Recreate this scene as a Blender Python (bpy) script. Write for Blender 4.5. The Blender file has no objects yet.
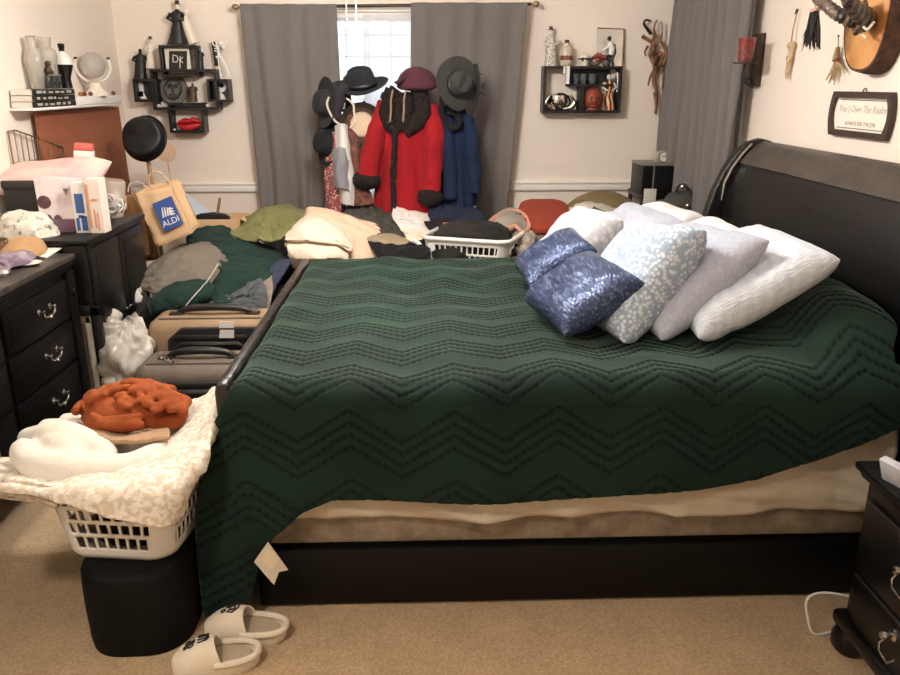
import bpy, bmesh, math, random
from mathutils import Vector, Matrix, Euler, noise
S = bpy.context.scene
COL = S.collection
random.seed(7)
PI = math.pi

# ------------------------------------------------------------------ camera
F = 790.0; CH = 1.5; PITCH = math.radians(17.8); YAW = math.radians(1.93)
cp, sp, cw, sw = math.cos(PITCH), math.sin(PITCH), math.cos(YAW), math.sin(YAW)
FW = Vector((sw*cp, cw*cp, -sp)); RT = Vector((cw, -sw, 0)); UP = Vector((sw*sp, cw*sp, cp))
cam = bpy.data.cameras.new('camera'); camo = bpy.data.objects.new('camera', cam); COL.objects.link(camo)
cam.sensor_fit = 'HORIZONTAL'; cam.sensor_width = 36; cam.lens = 36*F/900; cam.clip_start = .02
R3 = Matrix((RT, UP, -FW)).transposed()
camo.matrix_world = Matrix.Translation((0, 0, CH)) @ R3.to_4x4()
S.camera = camo

def at(px, py, Y=None, X=None, Z=None):
    """the point of the room seen at a photograph pixel, on the plane Y=, X= or Z="""
    d = FW + RT*((px-450)/F) + UP*((337.5-py)/F)
    t = X/d.x if X is not None else Y/d.y if Y is not None else (Z-CH)/d.z
    return Vector((t*d.x, t*d.y, CH+t*d.z))

# ------------------------------------------------------------------ materials
def lin(c):
    if isinstance(c, str):
        c = [int(c[i:i+2], 16)/255 for i in (0, 2, 4)]
    return tuple((x/12.92 if x <= .04045 else ((x+.055)/1.055)**2.4) for x in c) + (1,)
def mat(name, col, rough=.6, metal=0, col2=None, vs=6, vd=4, bump=0, bs=60, sheen=0, spec=.5, trans=0, alpha=1,
        stretch=None, emit=0, coat=0, lo=.35, hi=.65, btex='noise', tex='noise'):
    m = bpy.data.materials.new(name); m.use_nodes = True
    N = m.node_tree.nodes; L = m.node_tree.links; b = N['Principled BSDF']
    b.inputs['Base Color'].default_value = lin(col); b.inputs['Roughness'].default_value = rough
    b.inputs['Metallic'].default_value = metal; b.inputs['Specular IOR Level'].default_value = spec
    b.inputs['Sheen Weight'].default_value = sheen; b.inputs['Transmission Weight'].default_value = trans
    b.inputs['Alpha'].default_value = alpha; b.inputs['Coat Weight'].default_value = coat
    if emit:
        b.inputs['Emission Color'].default_value = lin(col); b.inputs['Emission Strength'].default_value = emit
    tc = N.new('ShaderNodeTexCoord'); mp = N.new('ShaderNodeMapping'); L.new(tc.outputs['Object'], mp.inputs[0])
    if stretch: mp.inputs['Scale'].default_value = stretch
    def texn(kind, sc, det):
        if kind == 'noise':
            t = N.new('ShaderNodeTexNoise'); t.inputs['Scale'].default_value = sc; t.inputs['Detail'].default_value = det
            o = t.outputs['Fac']
        elif kind == 'voronoi':
            t = N.new('ShaderNodeTexVoronoi'); t.inputs['Scale'].default_value = sc; o = t.outputs['Distance']
        elif kind == 'edge':
            t = N.new('ShaderNodeTexVoronoi'); t.feature = 'DISTANCE_TO_EDGE'; t.inputs['Scale'].default_value = sc; o = t.outputs['Distance']
        else:
            t = N.new('ShaderNodeTexWave'); t.inputs['Scale'].default_value = sc; t.inputs['Distortion'].default_value = det
            t.inputs['Detail'].default_value = 2; o = t.outputs['Fac']
        L.new(mp.outputs[0], t.inputs['Vector']); return o
    if col2 is not None:
        r = N.new('ShaderNodeValToRGB'); L.new(texn(tex, vs, vd), r.inputs[0])
        r.color_ramp.elements[0].position = lo; r.color_ramp.elements[1].position = hi
        r.color_ramp.elements[0].color = lin(col); r.color_ramp.elements[1].color = lin(col2)
        L.new(r.outputs[0], b.inputs['Base Color'])
    if bump:
        bn = N.new('ShaderNodeBump'); bn.inputs['Strength'].default_value = bump; bn.inputs['Distance'].default_value = .01
        L.new(texn(btex, bs, 3), bn.inputs['Height']); L.new(bn.outputs[0], b.inputs['Normal'])
    return m
_cache = {}
def fab(col, bump=.35, bs=160, rough=.9, sheen=.03, **k):
    key = (col, bump, bs, rough, sheen, str(sorted(k.items())))
    if key not in _cache: _cache[key] = mat('cloth_'+str(col), col, rough, bump=bump, bs=bs, sheen=sheen, spec=.2, **k)
    return _cache[key]
def pla(col, rough=.45, **k):
    key = ('p', col, rough, str(sorted(k.items())))
    if key not in _cache: _cache[key] = mat('plain_'+str(col), col, rough, **k)
    return _cache[key]
SILVER = mat('silver', 'c9c7c2', .25, 1)
BLACKWOOD = mat('black_wood', '060607', .45, col2='0a090a', vs=4, stretch=(1, 8, 1), bump=.08, bs=30, spec=.15)
LEATHER = mat('black_leather', '0b0a0b', .42, col2='121011', vs=5, bump=.25, bs=90, btex='voronoi')
WHITEPLASTIC = mat('white_plastic', 'e9e6df', .4, bump=.05, bs=40)
GLASS = mat('clear_glass', 'f4f6f6', .05, trans=1, spec=.5)
BLACKFRAME = mat('black_shelf_lacquer', '0d0c0c', .45, bump=.05, bs=50)

# ------------------------------------------------------------------ mesh building
class B:
    def __init__(s): s.bm = bmesh.new()
    def raw(s, vs, fs):
        V = [s.bm.verts.new(v) for v in vs]
        for f in fs:
            try: s.bm.faces.new([V[i] for i in f])
            except ValueError: pass
        return s
    def box(s, c, d, M=None, bev=0, seg=2):
        b = bmesh.new(); bmesh.ops.create_cube(b, size=1)
        for v in b.verts: v.co = Vector((v.co.x*d[0], v.co.y*d[1], v.co.z*d[2]))
        if bev: bmesh.ops.bevel(b, geom=b.edges[:], offset=min(bev, min(d)*.49), segments=seg, profile=.5, affect='EDGES')
        T = Matrix.Translation(c) @ (M.to_4x4() if M is not None else Matrix())
        b.verts.index_update()
        s.raw([T @ v.co for v in b.verts], [[v.index for v in f.verts] for f in b.faces]); b.free(); return s
    def bx(s, x0, x1, y0, y1, z0, z1, bev=0):
        return s.box(((x0+x1)/2, (y0+y1)/2, (z0+z1)/2), (abs(x1-x0), abs(y1-y0), abs(z1-z0)), bev=bev)
    def lathe(s, prof, seg=24, M=None, wob=None):
        M = M or Matrix(); n = len(prof); vs = []
        for k in range(seg):
            a = 2*PI*k/seg
            for i, (r, z) in enumerate(prof):
                p = Vector((r*math.cos(a), r*math.sin(a), z))
                if wob: p = wob(p, a, i)
                vs.append(M @ p)
        fs = [[k*n+i, ((k+1) % seg)*n+i, ((k+1) % seg)*n+i+1, k*n+i+1] for k in range(seg) for i in range(n-1)]
        s.raw(vs, fs); bmesh.ops.remove_doubles(s.bm, verts=s.bm.verts, dist=1e-6); return s
    def tube(s, pts, r, seg=8, cap=True):
        pts = [Vector(p) for p in pts]; n = len(pts)
        rs = r if isinstance(r, (list, tuple)) else [r]*n
        up = Vector((0, 0, 1)); vs = []; prev = None
        for i, p in enumerate(pts):
            t = (pts[min(i+1, n-1)]-pts[max(i-1, 0)]).normalized()
            if prev is None: a = t.cross(up if abs(t.z) < .9 else Vector((1, 0, 0))).normalized()
            else: a = (prev - t*prev.dot(t)).normalized()
            prev = a; b = t.cross(a)
            for k in range(seg):
                q = 2*PI*k/seg; vs.append(p + (a*math.cos(q)+b*math.sin(q))*rs[i])
        fs = [[i*seg+k, i*seg+(k+1) % seg, (i+1)*seg+(k+1) % seg, (i+1)*seg+k] for i in range(n-1) for k in range(seg)]
        if cap: fs += [list(range(seg))[::-1], list(range((n-1)*seg, n*seg))]
        return s.raw(vs, fs)
    def ball(s, c, r, M=None, u=16, v=10, f=None):
        r = (r, r, r) if not isinstance(r, (tuple, list)) else r
        b = bmesh.new(); bmesh.ops.create_uvsphere(b, u_segments=u, v_segments=v, radius=1)
        T = Matrix.Translation(c) @ (M.to_4x4() if M is not None else Matrix())
        b.verts.index_update(); out = []
        for w in b.verts:
            p = w.co.copy()
            if f: p = f(p)
            out.append(T @ Vector((p.x*r[0], p.y*r[1], p.z*r[2])))
        s.raw(out, [[w.index for w in fc.verts] for fc in b.faces]); b.free(); return s
    def grid(s, f, nu, nv, cu=False):
        vs = [f(i/(nu if cu else nu-1), j/(nv-1)) for i in range(nu) for j in range(nv)]
        fs = [[i*nv+j, ((i+1) % nu)*nv+j, ((i+1) % nu)*nv+j+1, i*nv+j+1] for i in range(nu if cu else nu-1) for j in range(nv-1)]
        return s.raw(vs, fs)
    def prism(s, pts, ext):
        pts = [Vector(p) for p in pts]; e = Vector(ext); n = len(pts)
        return s.raw(pts+[p+e for p in pts], [list(range(n))[::-1], list(range(n, 2*n))] + [[i, (i+1) % n, n+(i+1) % n, n+i] for i in range(n)])

WM = {}
def obj(name, b, m, parent=None, smooth=True, mods=(), uv=None, angle=40):
    bm = b.bm if isinstance(b, B) else b
    bmesh.ops.recalc_face_normals(bm, faces=bm.faces)
    if smooth:
        for f in bm.faces: f.smooth = True
        for e in bm.edges:
            if len(e.link_faces) == 2 and e.calc_face_angle(0) > math.radians(angle): e.smooth = False
    me = bpy.data.meshes.new(name); bm.to_mesh(me); bm.free()
    xs = [v.co for v in me.vertices]
    c = Vector([(min(v[i] for v in xs)+max(v[i] for v in xs))/2 for i in range(3)])
    if parent is None: c.z = min(v.z for v in xs)
    me.transform(Matrix.Translation(-c))
    o = bpy.data.objects.new(name, me); COL.objects.link(o); o.location = c
    me.materials.append(m); WM[o.name] = Matrix.Translation(c)
    if parent is not None:
        o.parent = parent; o.matrix_parent_inverse = WM[parent.name].inverted()
    for kind, kw in mods:
        md = o.modifiers.new(kind.lower(), kind)
        for k, v in kw.items(): setattr(md, k, v)
    return o
def tag(o, label, cat, group=None):
    o['label'] = label; o['category'] = cat
    if group: o['group'] = group
    return o
def thing(name, label, cat, loc, group=None):
    o = bpy.data.objects.new(name, None); COL.objects.link(o); o.location = loc; o.empty_display_size = .05
    WM[o.name] = Matrix.Translation(loc)
    return tag(o, label, cat, group)
def struct(name, b, m, **k):
    o = obj(name, b, m, **k); o['kind'] = 'structure'; return o
def dup(root, M, label, group=None):
    """copy a thing with copies of its parts and sub-parts, moved by matrix M"""
    r = root.copy(); COL.objects.link(r); r.matrix_basis = M @ root.matrix_basis; r['label'] = label
    if group: r['group'] = group
    WM[r.name] = M @ WM[root.name]
    for ch in list(root.children):
        c = ch.copy(); COL.objects.link(c); c.parent = r; c.matrix_parent_inverse = ch.matrix_parent_inverse.copy()
        for g in list(ch.children):
            d = g.copy(); COL.objects.link(d); d.parent = c; d.matrix_parent_inverse = g.matrix_parent_inverse.copy()
    return r
SOL = lambda t, off=-1: ('SOLIDIFY', dict(thickness=t, offset=off))
SUB = lambda n=1: ('SUBSURF', dict(levels=n, render_levels=n))
def nz(p, s=1, seed=0): return noise.noise(Vector(p)*s + Vector((seed*7.31, seed*3.17, seed*1.73)))
def ridge(p, s=1, seed=0): return 1-2*abs(nz(p, s, seed))
def cr(P, t):
    n = len(P)-1; x = min(max(t, 0), 1)*n; i = min(int(x), n-1); f = x-i
    a, b, c, d = P[max(i-1, 0)], P[i], P[i+1], P[min(i+2, n)]
    return b + (c-a)*(.5*f) + (a*2-b*5+c*4-d)*(.5*f*f) + (b*3-a-c*3+d)*(.5*f*f*f)
def sm(a, b, x):
    t = min(max((x-a)/(b-a), 0), 1); return t*t*(3-2*t)
def cloth(name, rows, m, fold=.018, fs=7, thick=.012, n=84, k=84, seed=1, parent=None, warp=(1, 1, 1), fine=.3):
    """a draped piece of cloth: a smooth sheet through rows of points, creased by folds, with real thickness"""
    rows = [[Vector(p) for p in r] for r in rows]
    base = [[cr([cr(r, v) for r in rows], u) for v in [j/(k-1) for j in range(k)]] for u in [i/(n-1) for i in range(n)]]
    out = []
    for i in range(n):
        for j in range(k):
            du = base[min(i+1, n-1)][j]-base[max(i-1, 0)][j]; dv = base[i][min(j+1, k-1)]-base[i][max(j-1, 0)]
            nn = du.cross(dv)
            nn = nn.normalized() if nn.length > 1e-9 else Vector((0, 0, 1))
            p = base[i][j]; q = Vector((p.x*warp[0], p.y*warp[1], p.z*warp[2]))
            q = q + Vector((nz(q, 4, seed+3), nz(q, 4, seed+4), nz(q, 4, seed+5)))*.12
            w = (ridge(q, fs, seed)*.8 + ridge(q, fs*2.1, seed+2)*.5 + ridge(q, fs*4.3, seed+5)*.22)*fold + nz(q, fs*3.6, seed+1)*fold*fine
            out.append(p + (nn if nn.z > -.2 else -nn)*w)
    b = B(); b.raw(out, [[i*k+j, (i+1)*k+j, (i+1)*k+j+1, i*k+j+1] for i in range(n-1) for j in range(k-1)])
    return obj(name, b, m, parent, mods=(SOL(thick),), angle=180)
def heap(name, c, r, m, amp=.12, fs=5, seed=1, parent=None, u=72, v=36, pw=1.0, flat=True, warp=(1, 1, 1), M=None):
    """a rumpled mound"""
    c = Vector(c); b = B()
    def f(p):
        q = Vector((p.x*r[0]*warp[0], p.y*r[1]*warp[1], p.z*r[2]*warp[2]))
        q = q + Vector((nz(q, 5, seed+3), nz(q, 5, seed+4), nz(q, 5, seed+5)))*.1
        w = 1 + amp*.8*ridge(q, fs, seed) + amp*.5*ridge(q, fs*2.3, seed+2)
        z = p.z
        if flat and z < 0: z = z*.25
        return Vector((math.copysign(abs(p.x)**pw, p.x), math.copysign(abs(p.y)**pw, p.y), z))*w
    b.ball(c, r, M=M, u=u, v=v, f=f)
    return obj(name, b, m, parent, angle=180)
def pillow_b(w, h, t, M, n=26, seed=0, crease=.012, ear=.06):
    def side(sg):
        def f(u, v):
            a, b_ = u*2-1, v*2-1
            e = (max(1-a**4, 0)*max(1-b_**4, 0))**.55
            pin = 1-ear*(1-abs(a))**.5*abs(b_)**6 if False else 1
            x = a*w/2*(1-ear*(1-a*a)*0-ear*(1-abs(b_)**2)*abs(a)**3*.8); y = b_*h/2*(1-ear*(1-abs(a)**2)*abs(b_)**3*.8)
            z = sg*t/2*e
            cz = crease*(ridge((x*1.0, y*2.2, sg), 6, seed)+.5*nz((x, y, sg), 14, seed))*e
            cz += crease*.8*ridge((x*5, y*5, sg*3), 1.4, seed+2)*(1-e)*min(1, e*6)
            return M @ Vector((x, y, z+sg*cz))
        return f
    b = B(); b.grid(side(1), n, n); b.grid(side(-1), n, n)
    bmesh.ops.remove_doubles(b.bm, verts=b.bm.verts, dist=1e-5)
    return b
def pillow(name, label, c, axx, axy, w, h, t, m, seed=0, cat='pillow', group=None, crease=.012, tags=None):
    ax = Vector(axx).normalized(); ay = Vector(axy); ay = (ay-ax*ay.dot(ax)).normalized(); an = ax.cross(ay)
    M = Matrix.Translation(c) @ Matrix((ax, ay, an)).transposed().to_4x4()
    o = obj(name, pillow_b(w, h, t, M, seed=seed, crease=crease), m, mods=(SUB(1),), angle=180)
    return tag(o, label, cat, group)
def frame_of(z, x=(1, 0, 0)):
    z = Vector(z).normalized(); x = Vector(x); x = (x-z*x.dot(z)).normalized(); y = z.cross(x)
    return Matrix((x, y, z)).transposed()
def TM(c, R): return Matrix.Translation(c) @ R.to_4x4()

def folds(name, c, r, tubes, m, voxel=.007, seed=1, parent=None, amp=.1, fs=9, dome=True, smooth=5):
    """crumpled cloth: a mound with rolled folds over it, fused into one surface"""
    c = Vector(c); b = B()
    if dome:
        b.ball(c, r, u=48, v=24, f=lambda p: Vector((p.x, p.y, p.z if p.z > 0 else p.z*.4))*(1+amp*ridge((p.x*r[0], p.y*r[1], p.z*r[2]), fs, seed)))
    for pts, rad in tubes:
        n = 26; pp = [cr([Vector(p) for p in pts], k/(n-1)) for k in range(n)]
        rr = [rad*(.55+.45*math.sin(PI*(k+.5)/n))*(1+.18*nz((k*.3, seed, 0))) for k in range(n)]
        b.tube(pp, rr, 12)
    return obj(name, b, m, parent, mods=(('REMESH', dict(mode='VOXEL', voxel_size=voxel, use_smooth_shade=True)), ('SMOOTH', dict(factor=.5, iterations=smooth))), angle=180)
# ------------------------------------------------------------------ room
XL, XR, YB, YF, ZC = -1.79, 1.62, 5.0, -1.6, 2.44
CARPET = mat('carpet', 'dcc19c', .95, col2='c4a37c', vs=140, vd=6, bump=.45, bs=420, sheen=.2, spec=.1)
def _carpet():
    m = CARPET; N = m.node_tree.nodes; L = m.node_tree.links
    b = N['Principled BSDF']; link = b.inputs['Base Color'].links[0]; src = link.from_socket
    t = N.new('ShaderNodeTexNoise'); t.inputs['Scale'].default_value = 7; t.inputs['Detail'].default_value = 4
    mp = [n for n in N if n.type == 'MAPPING'][0]; L.new(mp.outputs[0], t.inputs['Vector'])
    mx = N.new('ShaderNodeMix'); mx.data_type = 'RGBA'; mx.blend_type = 'MULTIPLY'; mx.inputs['Factor'].default_value = .35
    L.new(src, mx.inputs['A']); L.new(t.outputs['Fac'], mx.inputs['B']); L.new(mx.outputs['Result'], b.inputs['Base Color'])
_carpet()
WALL = mat('cream_wall_paint', 'efe3d7', .75, bump=.12, bs=140, spec=.3)
WHITE = mat('white_trim_paint', 'f1ece4', .45)
CEIL = mat('ceiling_paint', 'f2eee6', .9, bump=.3, bs=200)
def fl(u, v):
    x = XL-.1+u*(XR-XL+.2); y = YF-.1+v*(YB-YF+.2)
    return Vector((x, y, .004*nz((x, y, 0), 9)))
b = B(); b.grid(fl, 90, 140); struct('floor', b, CARPET)
b = B(); b.bx(XL-.1, XR+.1, YF-.1, YB+.1, ZC, ZC+.1); struct('ceiling', b, CEIL)
b = B(); b.bx(XL-.1, XL, YF-.1, YB, -.02, ZC); struct('wall_left', b, WALL)
b = B(); b.bx(XL-.1, XR+.1, YF-.1, YF, -.02, ZC); struct('wall_front', b, WALL)
WX0, WX1, WZ0, WZ1 = -.72, .22, .80, 1.90
b = B(); b.bx(XL-.1, WX0, YB, YB+.12, -.02, ZC); b.bx(WX1, XR+.1, YB, YB+.12, -.02, ZC)
b.bx(WX0, WX1, YB, YB+.12, -.02, WZ0); b.bx(WX0, WX1, YB, YB+.12, WZ1, ZC); struct('wall_back', b, WALL)
RY0, RY1, RZ0, RZ1 = 4.15, 4.80, .85, 2.0
b = B(); b.bx(XR, XR+.12, YF-.1, RY0, -.02, ZC); b.bx(XR, XR+.12, RY1, YB+.12, -.02, ZC)
b.bx(XR, XR+.12, RY0, RY1, -.02, RZ0); b.bx(XR, XR+.12, RY0, RY1, RZ1, ZC); struct('wall_right', b, WALL)
def rail(z0, z1, t, name):
    b = B(); b.bx(XL, -.78, YB-t, YB, z0, z1, .006); b.bx(.28, XR, YB-t, YB, z0, z1, .006); struct(name+'_back', b, WHITE)
    b = B(); b.bx(XL, XL+t, YF, YB-t, z0, z1, .006); struct(name+'_left', b, WHITE)
b = B()
for x0, x1 in ((XL, -.78), (.28, XR)):
    b.bx(x0, x1, YB-.022, YB, .862, .905, .006); b.bx(x0, x1, YB-.03, YB, .905, .917, .004)
struct('trim_1', b, WHITE)
b = B(); b.bx(XL, XR, YB-.015, YB, 0, .09, .004); struct('baseboard_back', b, WHITE)
b = B(); b.bx(XL, XL+.015, YF, YB-.02, 0, .09, .004); struct('baseboard_left', b, WHITE)
b = B(); b.bx(XR-.015, XR, YF, YB-.02, 0, .09, .004); struct('baseboard_right', b, WHITE)
# back window
w1 = B(); t = .045
w1.bx(WX0, WX0+t, YB+.02, YB+.09, WZ0, WZ1, .005); w1.bx(WX1-t, WX1, YB+.02, YB+.09, WZ0, WZ1, .005)
w1.bx(WX0, WX1, YB+.02, YB+.09, WZ0, WZ0+t, .005); w1.bx(WX0, WX1, YB+.02, YB+.09, WZ1-t, WZ1, .005)
w1.bx(WX0, WX1, YB+.03, YB+.08, 1.34, 1.38, .004)
win = struct('window_1', w1, WHITE)
g = B()
for i in range(1, 7): x = WX0+(WX1-WX0)*i/7; g.bx(x-.003, x+.003, YB+.06, YB+.072, WZ0+.04, WZ1-.04)
for i in range(1, 9): z = WZ0+(WZ1-WZ0)*i/9; g.bx(WX0+.04, WX1-.04, YB+.06, YB+.072, z-.003, z+.003)
obj('muntin', g, pla('dfe8f4'), win, smooth=False)
g = B(); g.bx(WX0+.03, WX1-.03, YB+.045, YB+.05, WZ0+.03, WZ1-.03); obj('pane', g, mat('window_glass', 'ffffff', .0, trans=1), win, smooth=False)
s = B(); s.bx(WX0-.06, WX1+.06, YB-.02, YB+.02, WZ0-.03, WZ0, .004); obj('sill', s, WHITE, win)
c = B(); c.bx(WX0-.06, WX0, YB-.012, YB, WZ0, WZ1+.05, .003); c.bx(WX1, WX1+.06, YB-.012, YB, WZ0, WZ1+.05, .003); c.bx(WX0, WX1, YB-.012, YB, WZ1, WZ1+.05, .003)
obj('casing', c, WHITE, win)
# side window behind the right curtain
w2 = B()
w2.bx(XR+.02, XR+.09, RY0, RY0+t, RZ0, RZ1, .005); w2.bx(XR+.02, XR+.09, RY1-t, RY1, RZ0, RZ1, .005)
w2.bx(XR+.02, XR+.09, RY0, RY1, RZ0, RZ0+t, .005); w2.bx(XR+.02, XR+.09, RY0, RY1, RZ1-t, RZ1, .005); w2.bx(XR+.03, XR+.08, RY0, RY1, 1.4, 1.44)
win2 = struct('window_2', w2, WHITE)
g = B(); g.bx(XR+.05, XR+.055, RY0+.03, RY1-.03, RZ0+.03, RZ1-.03); obj('pane', g, bpy.data.materials['window_glass'], win2, smooth=False)
c = B(); c.bx(XR-.015, XR, RY0-.07, RY0, RZ0-.05, RZ1+.06, .003); c.bx(XR-.015, XR, RY1, RY1+.06, RZ0-.05, RZ1+.06, .003); c.bx(XR-.015, XR, RY0, RY1, RZ1, RZ1+.06, .003); c.bx(XR-.03, XR, RY0, RY1, RZ0-.05, RZ0, .003)
obj('casing', c, WHITE, win2)

# ------------------------------------------------------------------ curtains
CURT = mat('grey_curtain', '716c6a', .95, bump=.35, bs=260, sheen=.1, spec=.15, col2='7b7673', vs=160)
def curtain_b(top, bot, nf, amp, seed, push=.012, hang=(0, -1, 0)):
    """top, bot: (start, end) points; pleats push along hang"""
    t0, t1 = map(Vector, top); b0, b1 = map(Vector, bot); h = Vector(hang)
    def f(u, v):
        uu = u + .02*nz((u*3, v*1.5, seed), 2)
        p = t0.lerp(t1, u).lerp(b0.lerp(b1, u), v)
        a = amp*(.45+.55*v)
        w = a*(math.sin(uu*nf*2*PI+seed+1.2*nz((u*3, v, seed), 1.5))*.6 + .6*nz((u*nf*.9, v*1.2, seed), 1.3))
        return p + h*(w+push)
    b = B(); b.grid(f, 110, 40); return b
def rodf(px, py): return at(px, py, Y=4.9)
r0, r1 = rodf(243, 7), rodf(529, 4)
rod = thing('curtain_rod', 'thin dark curtain rod with round finials above the middle window', 'curtain rod', (r0+r1)/2)
b = B(); b.tube([r0+Vector((-.01, 0, 0)), r1+Vector((.01, 0, 0))], .009, 10); obj('rod', b, mat('dark_bronze', '3b332c', .4, .7), rod)
for p, sx in ((r0, -1), (r1, 1)):
    b = B(); b.lathe([(0, -.005), (.009, 0), (.006, .012), (.016, .026), (.018, .038), (.012, .05), (0, .056)], 16, TM(p+Vector((sx*.008, 0, 0)), frame_of((sx, 0, 0), (0, 0, 1))))
    obj('finial', b, mat('bronze_finial', '9b8468', .35, .6), rod)
    b = B(); b.tube([p+Vector((-sx*.03, 0, 0)), p+Vector((-sx*.03, .1, 0))], .006, 8); obj('bracket', b, bpy.data.materials['dark_bronze'], rod)
def cur(name, label, top, bot, nf, amp, seed, **k):
    o = obj(name, curtain_b(top, bot, nf, amp, seed, **k), CURT, mods=(SOL(.004),), angle=180); return tag(o, label, 'curtain', 'grey window curtains')
zt = r0.z+.015
zb = .25
cur('curtain', 'grey curtain panel left of the coat rack, hanging over left half of window',
    ((at(241, 6, Y=4.9).x, 4.89, zt), (at(337, 6, Y=4.9).x, 4.89, zt)), ((at(276, 330, Y=4.9).x-.02, 4.89, zb), (at(338, 200, Y=4.9).x+.05, 4.89, zb)), 4.2, .034, 1)
cur('curtain', 'grey curtain panel behind the navy jacket, hanging over right half of window',
    ((at(411, 6, Y=4.9).x, 4.89, zt+.01), (at(527, 4, Y=4.9).x, 4.89, zt+.01)), ((at(408, 200, Y=4.9).x, 4.89, zb), (at(498, 330, Y=4.9).x, 4.89, zb)), 4.6, .036, 5)
cur('curtain', 'grey pleated curtain in right corner behind the far end of headboard',
    ((1.50, 4.975, 2.15), (1.56, 3.93, 2.15)), ((1.46, 4.965, .3), (1.55, 3.97, .3)), 9, .10, 9, hang=(-1, 0, 0), push=.02)
b = B(); b.tube([(1.57, 4.99, 2.155), (1.57, 3.86, 2.155)], .009, 10); tag(obj('curtain_rod', b, bpy.data.materials['dark_bronze']), 'dark curtain rod over the side window in right corner', 'curtain rod')
# sheer
def sheer_mat(name, col, fac):
    m = bpy.data.materials.new(name); m.use_nodes = True; N = m.node_tree.nodes; L = m.node_tree.links; N.clear()
    o = N.new('ShaderNodeOutputMaterial'); a = N.new('ShaderNodeBsdfTransparent'); t = N.new('ShaderNodeBsdfTranslucent'); d = N.new('ShaderNodeBsdfDiffuse')
    t.inputs[0].default_value = lin(col); d.inputs[0].default_value = lin(col)
    m1 = N.new('ShaderNodeMixShader'); m1.inputs[0].default_value = .3; m2 = N.new('ShaderNodeMixShader'); m2.inputs[0].default_value = fac
    L.new(t.outputs[0], m1.inputs[1]); L.new(d.outputs[0], m1.inputs[2]); L.new(a.outputs[0], m2.inputs[1]); L.new(m1.outputs[0], m2.inputs[2]); L.new(m2.outputs[0], o.inputs[0])
    return m
xa, xb = at(363, 20, Y=4.95).x, at(425, 20, Y=4.95).x
o = obj('sheer_curtain', curtain_b(((xa, 4.955, 1.885), (xb, 4.955, 1.885)), ((xa-.03, 4.955, .5), (xb, 4.955, .5)), 5, .012, 4), sheer_mat('sheer_white', 'f6f2f2', .8), angle=180)
tag(o, 'white sheer curtain hanging in the gap between the grey window panels', 'curtain')
xc = at(330, 20, Y=4.97).x
o = obj('sheer_curtain', curtain_b(((xc, 4.975, 1.87), (xa+.02, 4.975, 1.87)), ((xc, 4.975, .5), (xa+.02, 4.975, .5)), 4, .008, 6), sheer_mat('sheer_blue_white', 'e4ecf6', .45), angle=180)
tag(o, 'thin bluish sheer strip beside left grey panel, window grid showing through', 'curtain')
# ------------------------------------------------------------------ ceiling fan with its lamp and pull chains
fx, fy = -.2, 2.9
fan = thing('ceiling_fan', 'ceiling fan with lamp bowl and two white pull chains near top', 'ceiling fan', (fx, fy, ZC))
FANW = mat('fan_white', 'ece8e0', .4)
b = B(); b.lathe([(0, 2.44), (.07, 2.44), (.06, 2.40), (.015, 2.39), (.015, 2.33), (.10, 2.31), (.115, 2.24), (.09, 2.19), (.05, 2.18), (.05, 2.13), (0, 2.13)], 32, Matrix.Translation((fx, fy, 0))); obj('motor_housing', b, FANW, fan)
for i in range(5):
    a = i*2*PI/5+.3; R = Matrix.Rotation(a, 4, 'Z')
    b = B(); b.prism([Matrix.Translation((fx, fy, 0)) @ R @ Vector(p) for p in ((.1, -.03, 2.24), (.2, -.06, 2.25), (.58, -.07, 2.25), (.62, -.04, 2.245), (.62, .04, 2.235), (.58, .07, 2.23), (.2, .06, 2.235), (.1, .03, 2.235))], (0, 0, .008)); obj('blade', b, FANW, fan, smooth=False)
LAMP = mat('lit_lamp_glass', 'fff9f2', .4, emit=270)
for i in range(3):
    a = i*2*PI/3+.9; c = Vector((fx+.13*math.cos(a), fy+.13*math.sin(a), 2.06))
    b = B(); b.tube([(fx+.04*math.cos(a), fy+.04*math.sin(a), 2.15), (c.x, c.y, 2.13), (c.x, c.y, 2.10)], .012, 8); obj('lamp_arm', b, FANW, fan)
    b = B(); b.ball(c, (.058, .058, .06)); obj('lamp_globe', b, LAMP, fan)
for (px, py, y, dy) in ((347, 29, 2.85, 0), (357, 36, 2.9, 0)):
    e = at(px, py, Y=y)
    b = B(); b.tube([(e.x, e.y, 2.14), (e.x, e.y, e.z+.015)], .0016, 6); ch = obj('pull_chain', b, WHITEPLASTIC, fan)
    b = B(); b.lathe([(0, -.008), (.006, -.006), (.007, .004), (.003, .016), (0, .02)], 12, Matrix.Translation(e)); obj('chain_knob', b, WHITEPLASTIC, ch)
# added fill lamp, out of view, to brighten near floor and bed side
fl_ = thing('fill_light', 'added round fill lamp, unseen, over the near end of the room', 'fill lamp', (-1.0, .5, ZC))
b = B(); b.lathe([(0, 2.44), (.16, 2.44), (.16, 2.41), (.15, 2.405), (0, 2.405)], 32, Matrix.Translation((-1.0, .5, 0))); obj('base', b, FANW, fl_)
b = B(); b.lathe([(.145, 2.405), (.14, 2.38), (.10, 2.35), (.04, 2.335), (0, 2.333)], 32, Matrix.Translation((-1.0, .5, 0))); obj('glass_dome', b, mat('fill_dome_glow', 'fff6ea', .4, emit=125), fl_)
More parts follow.
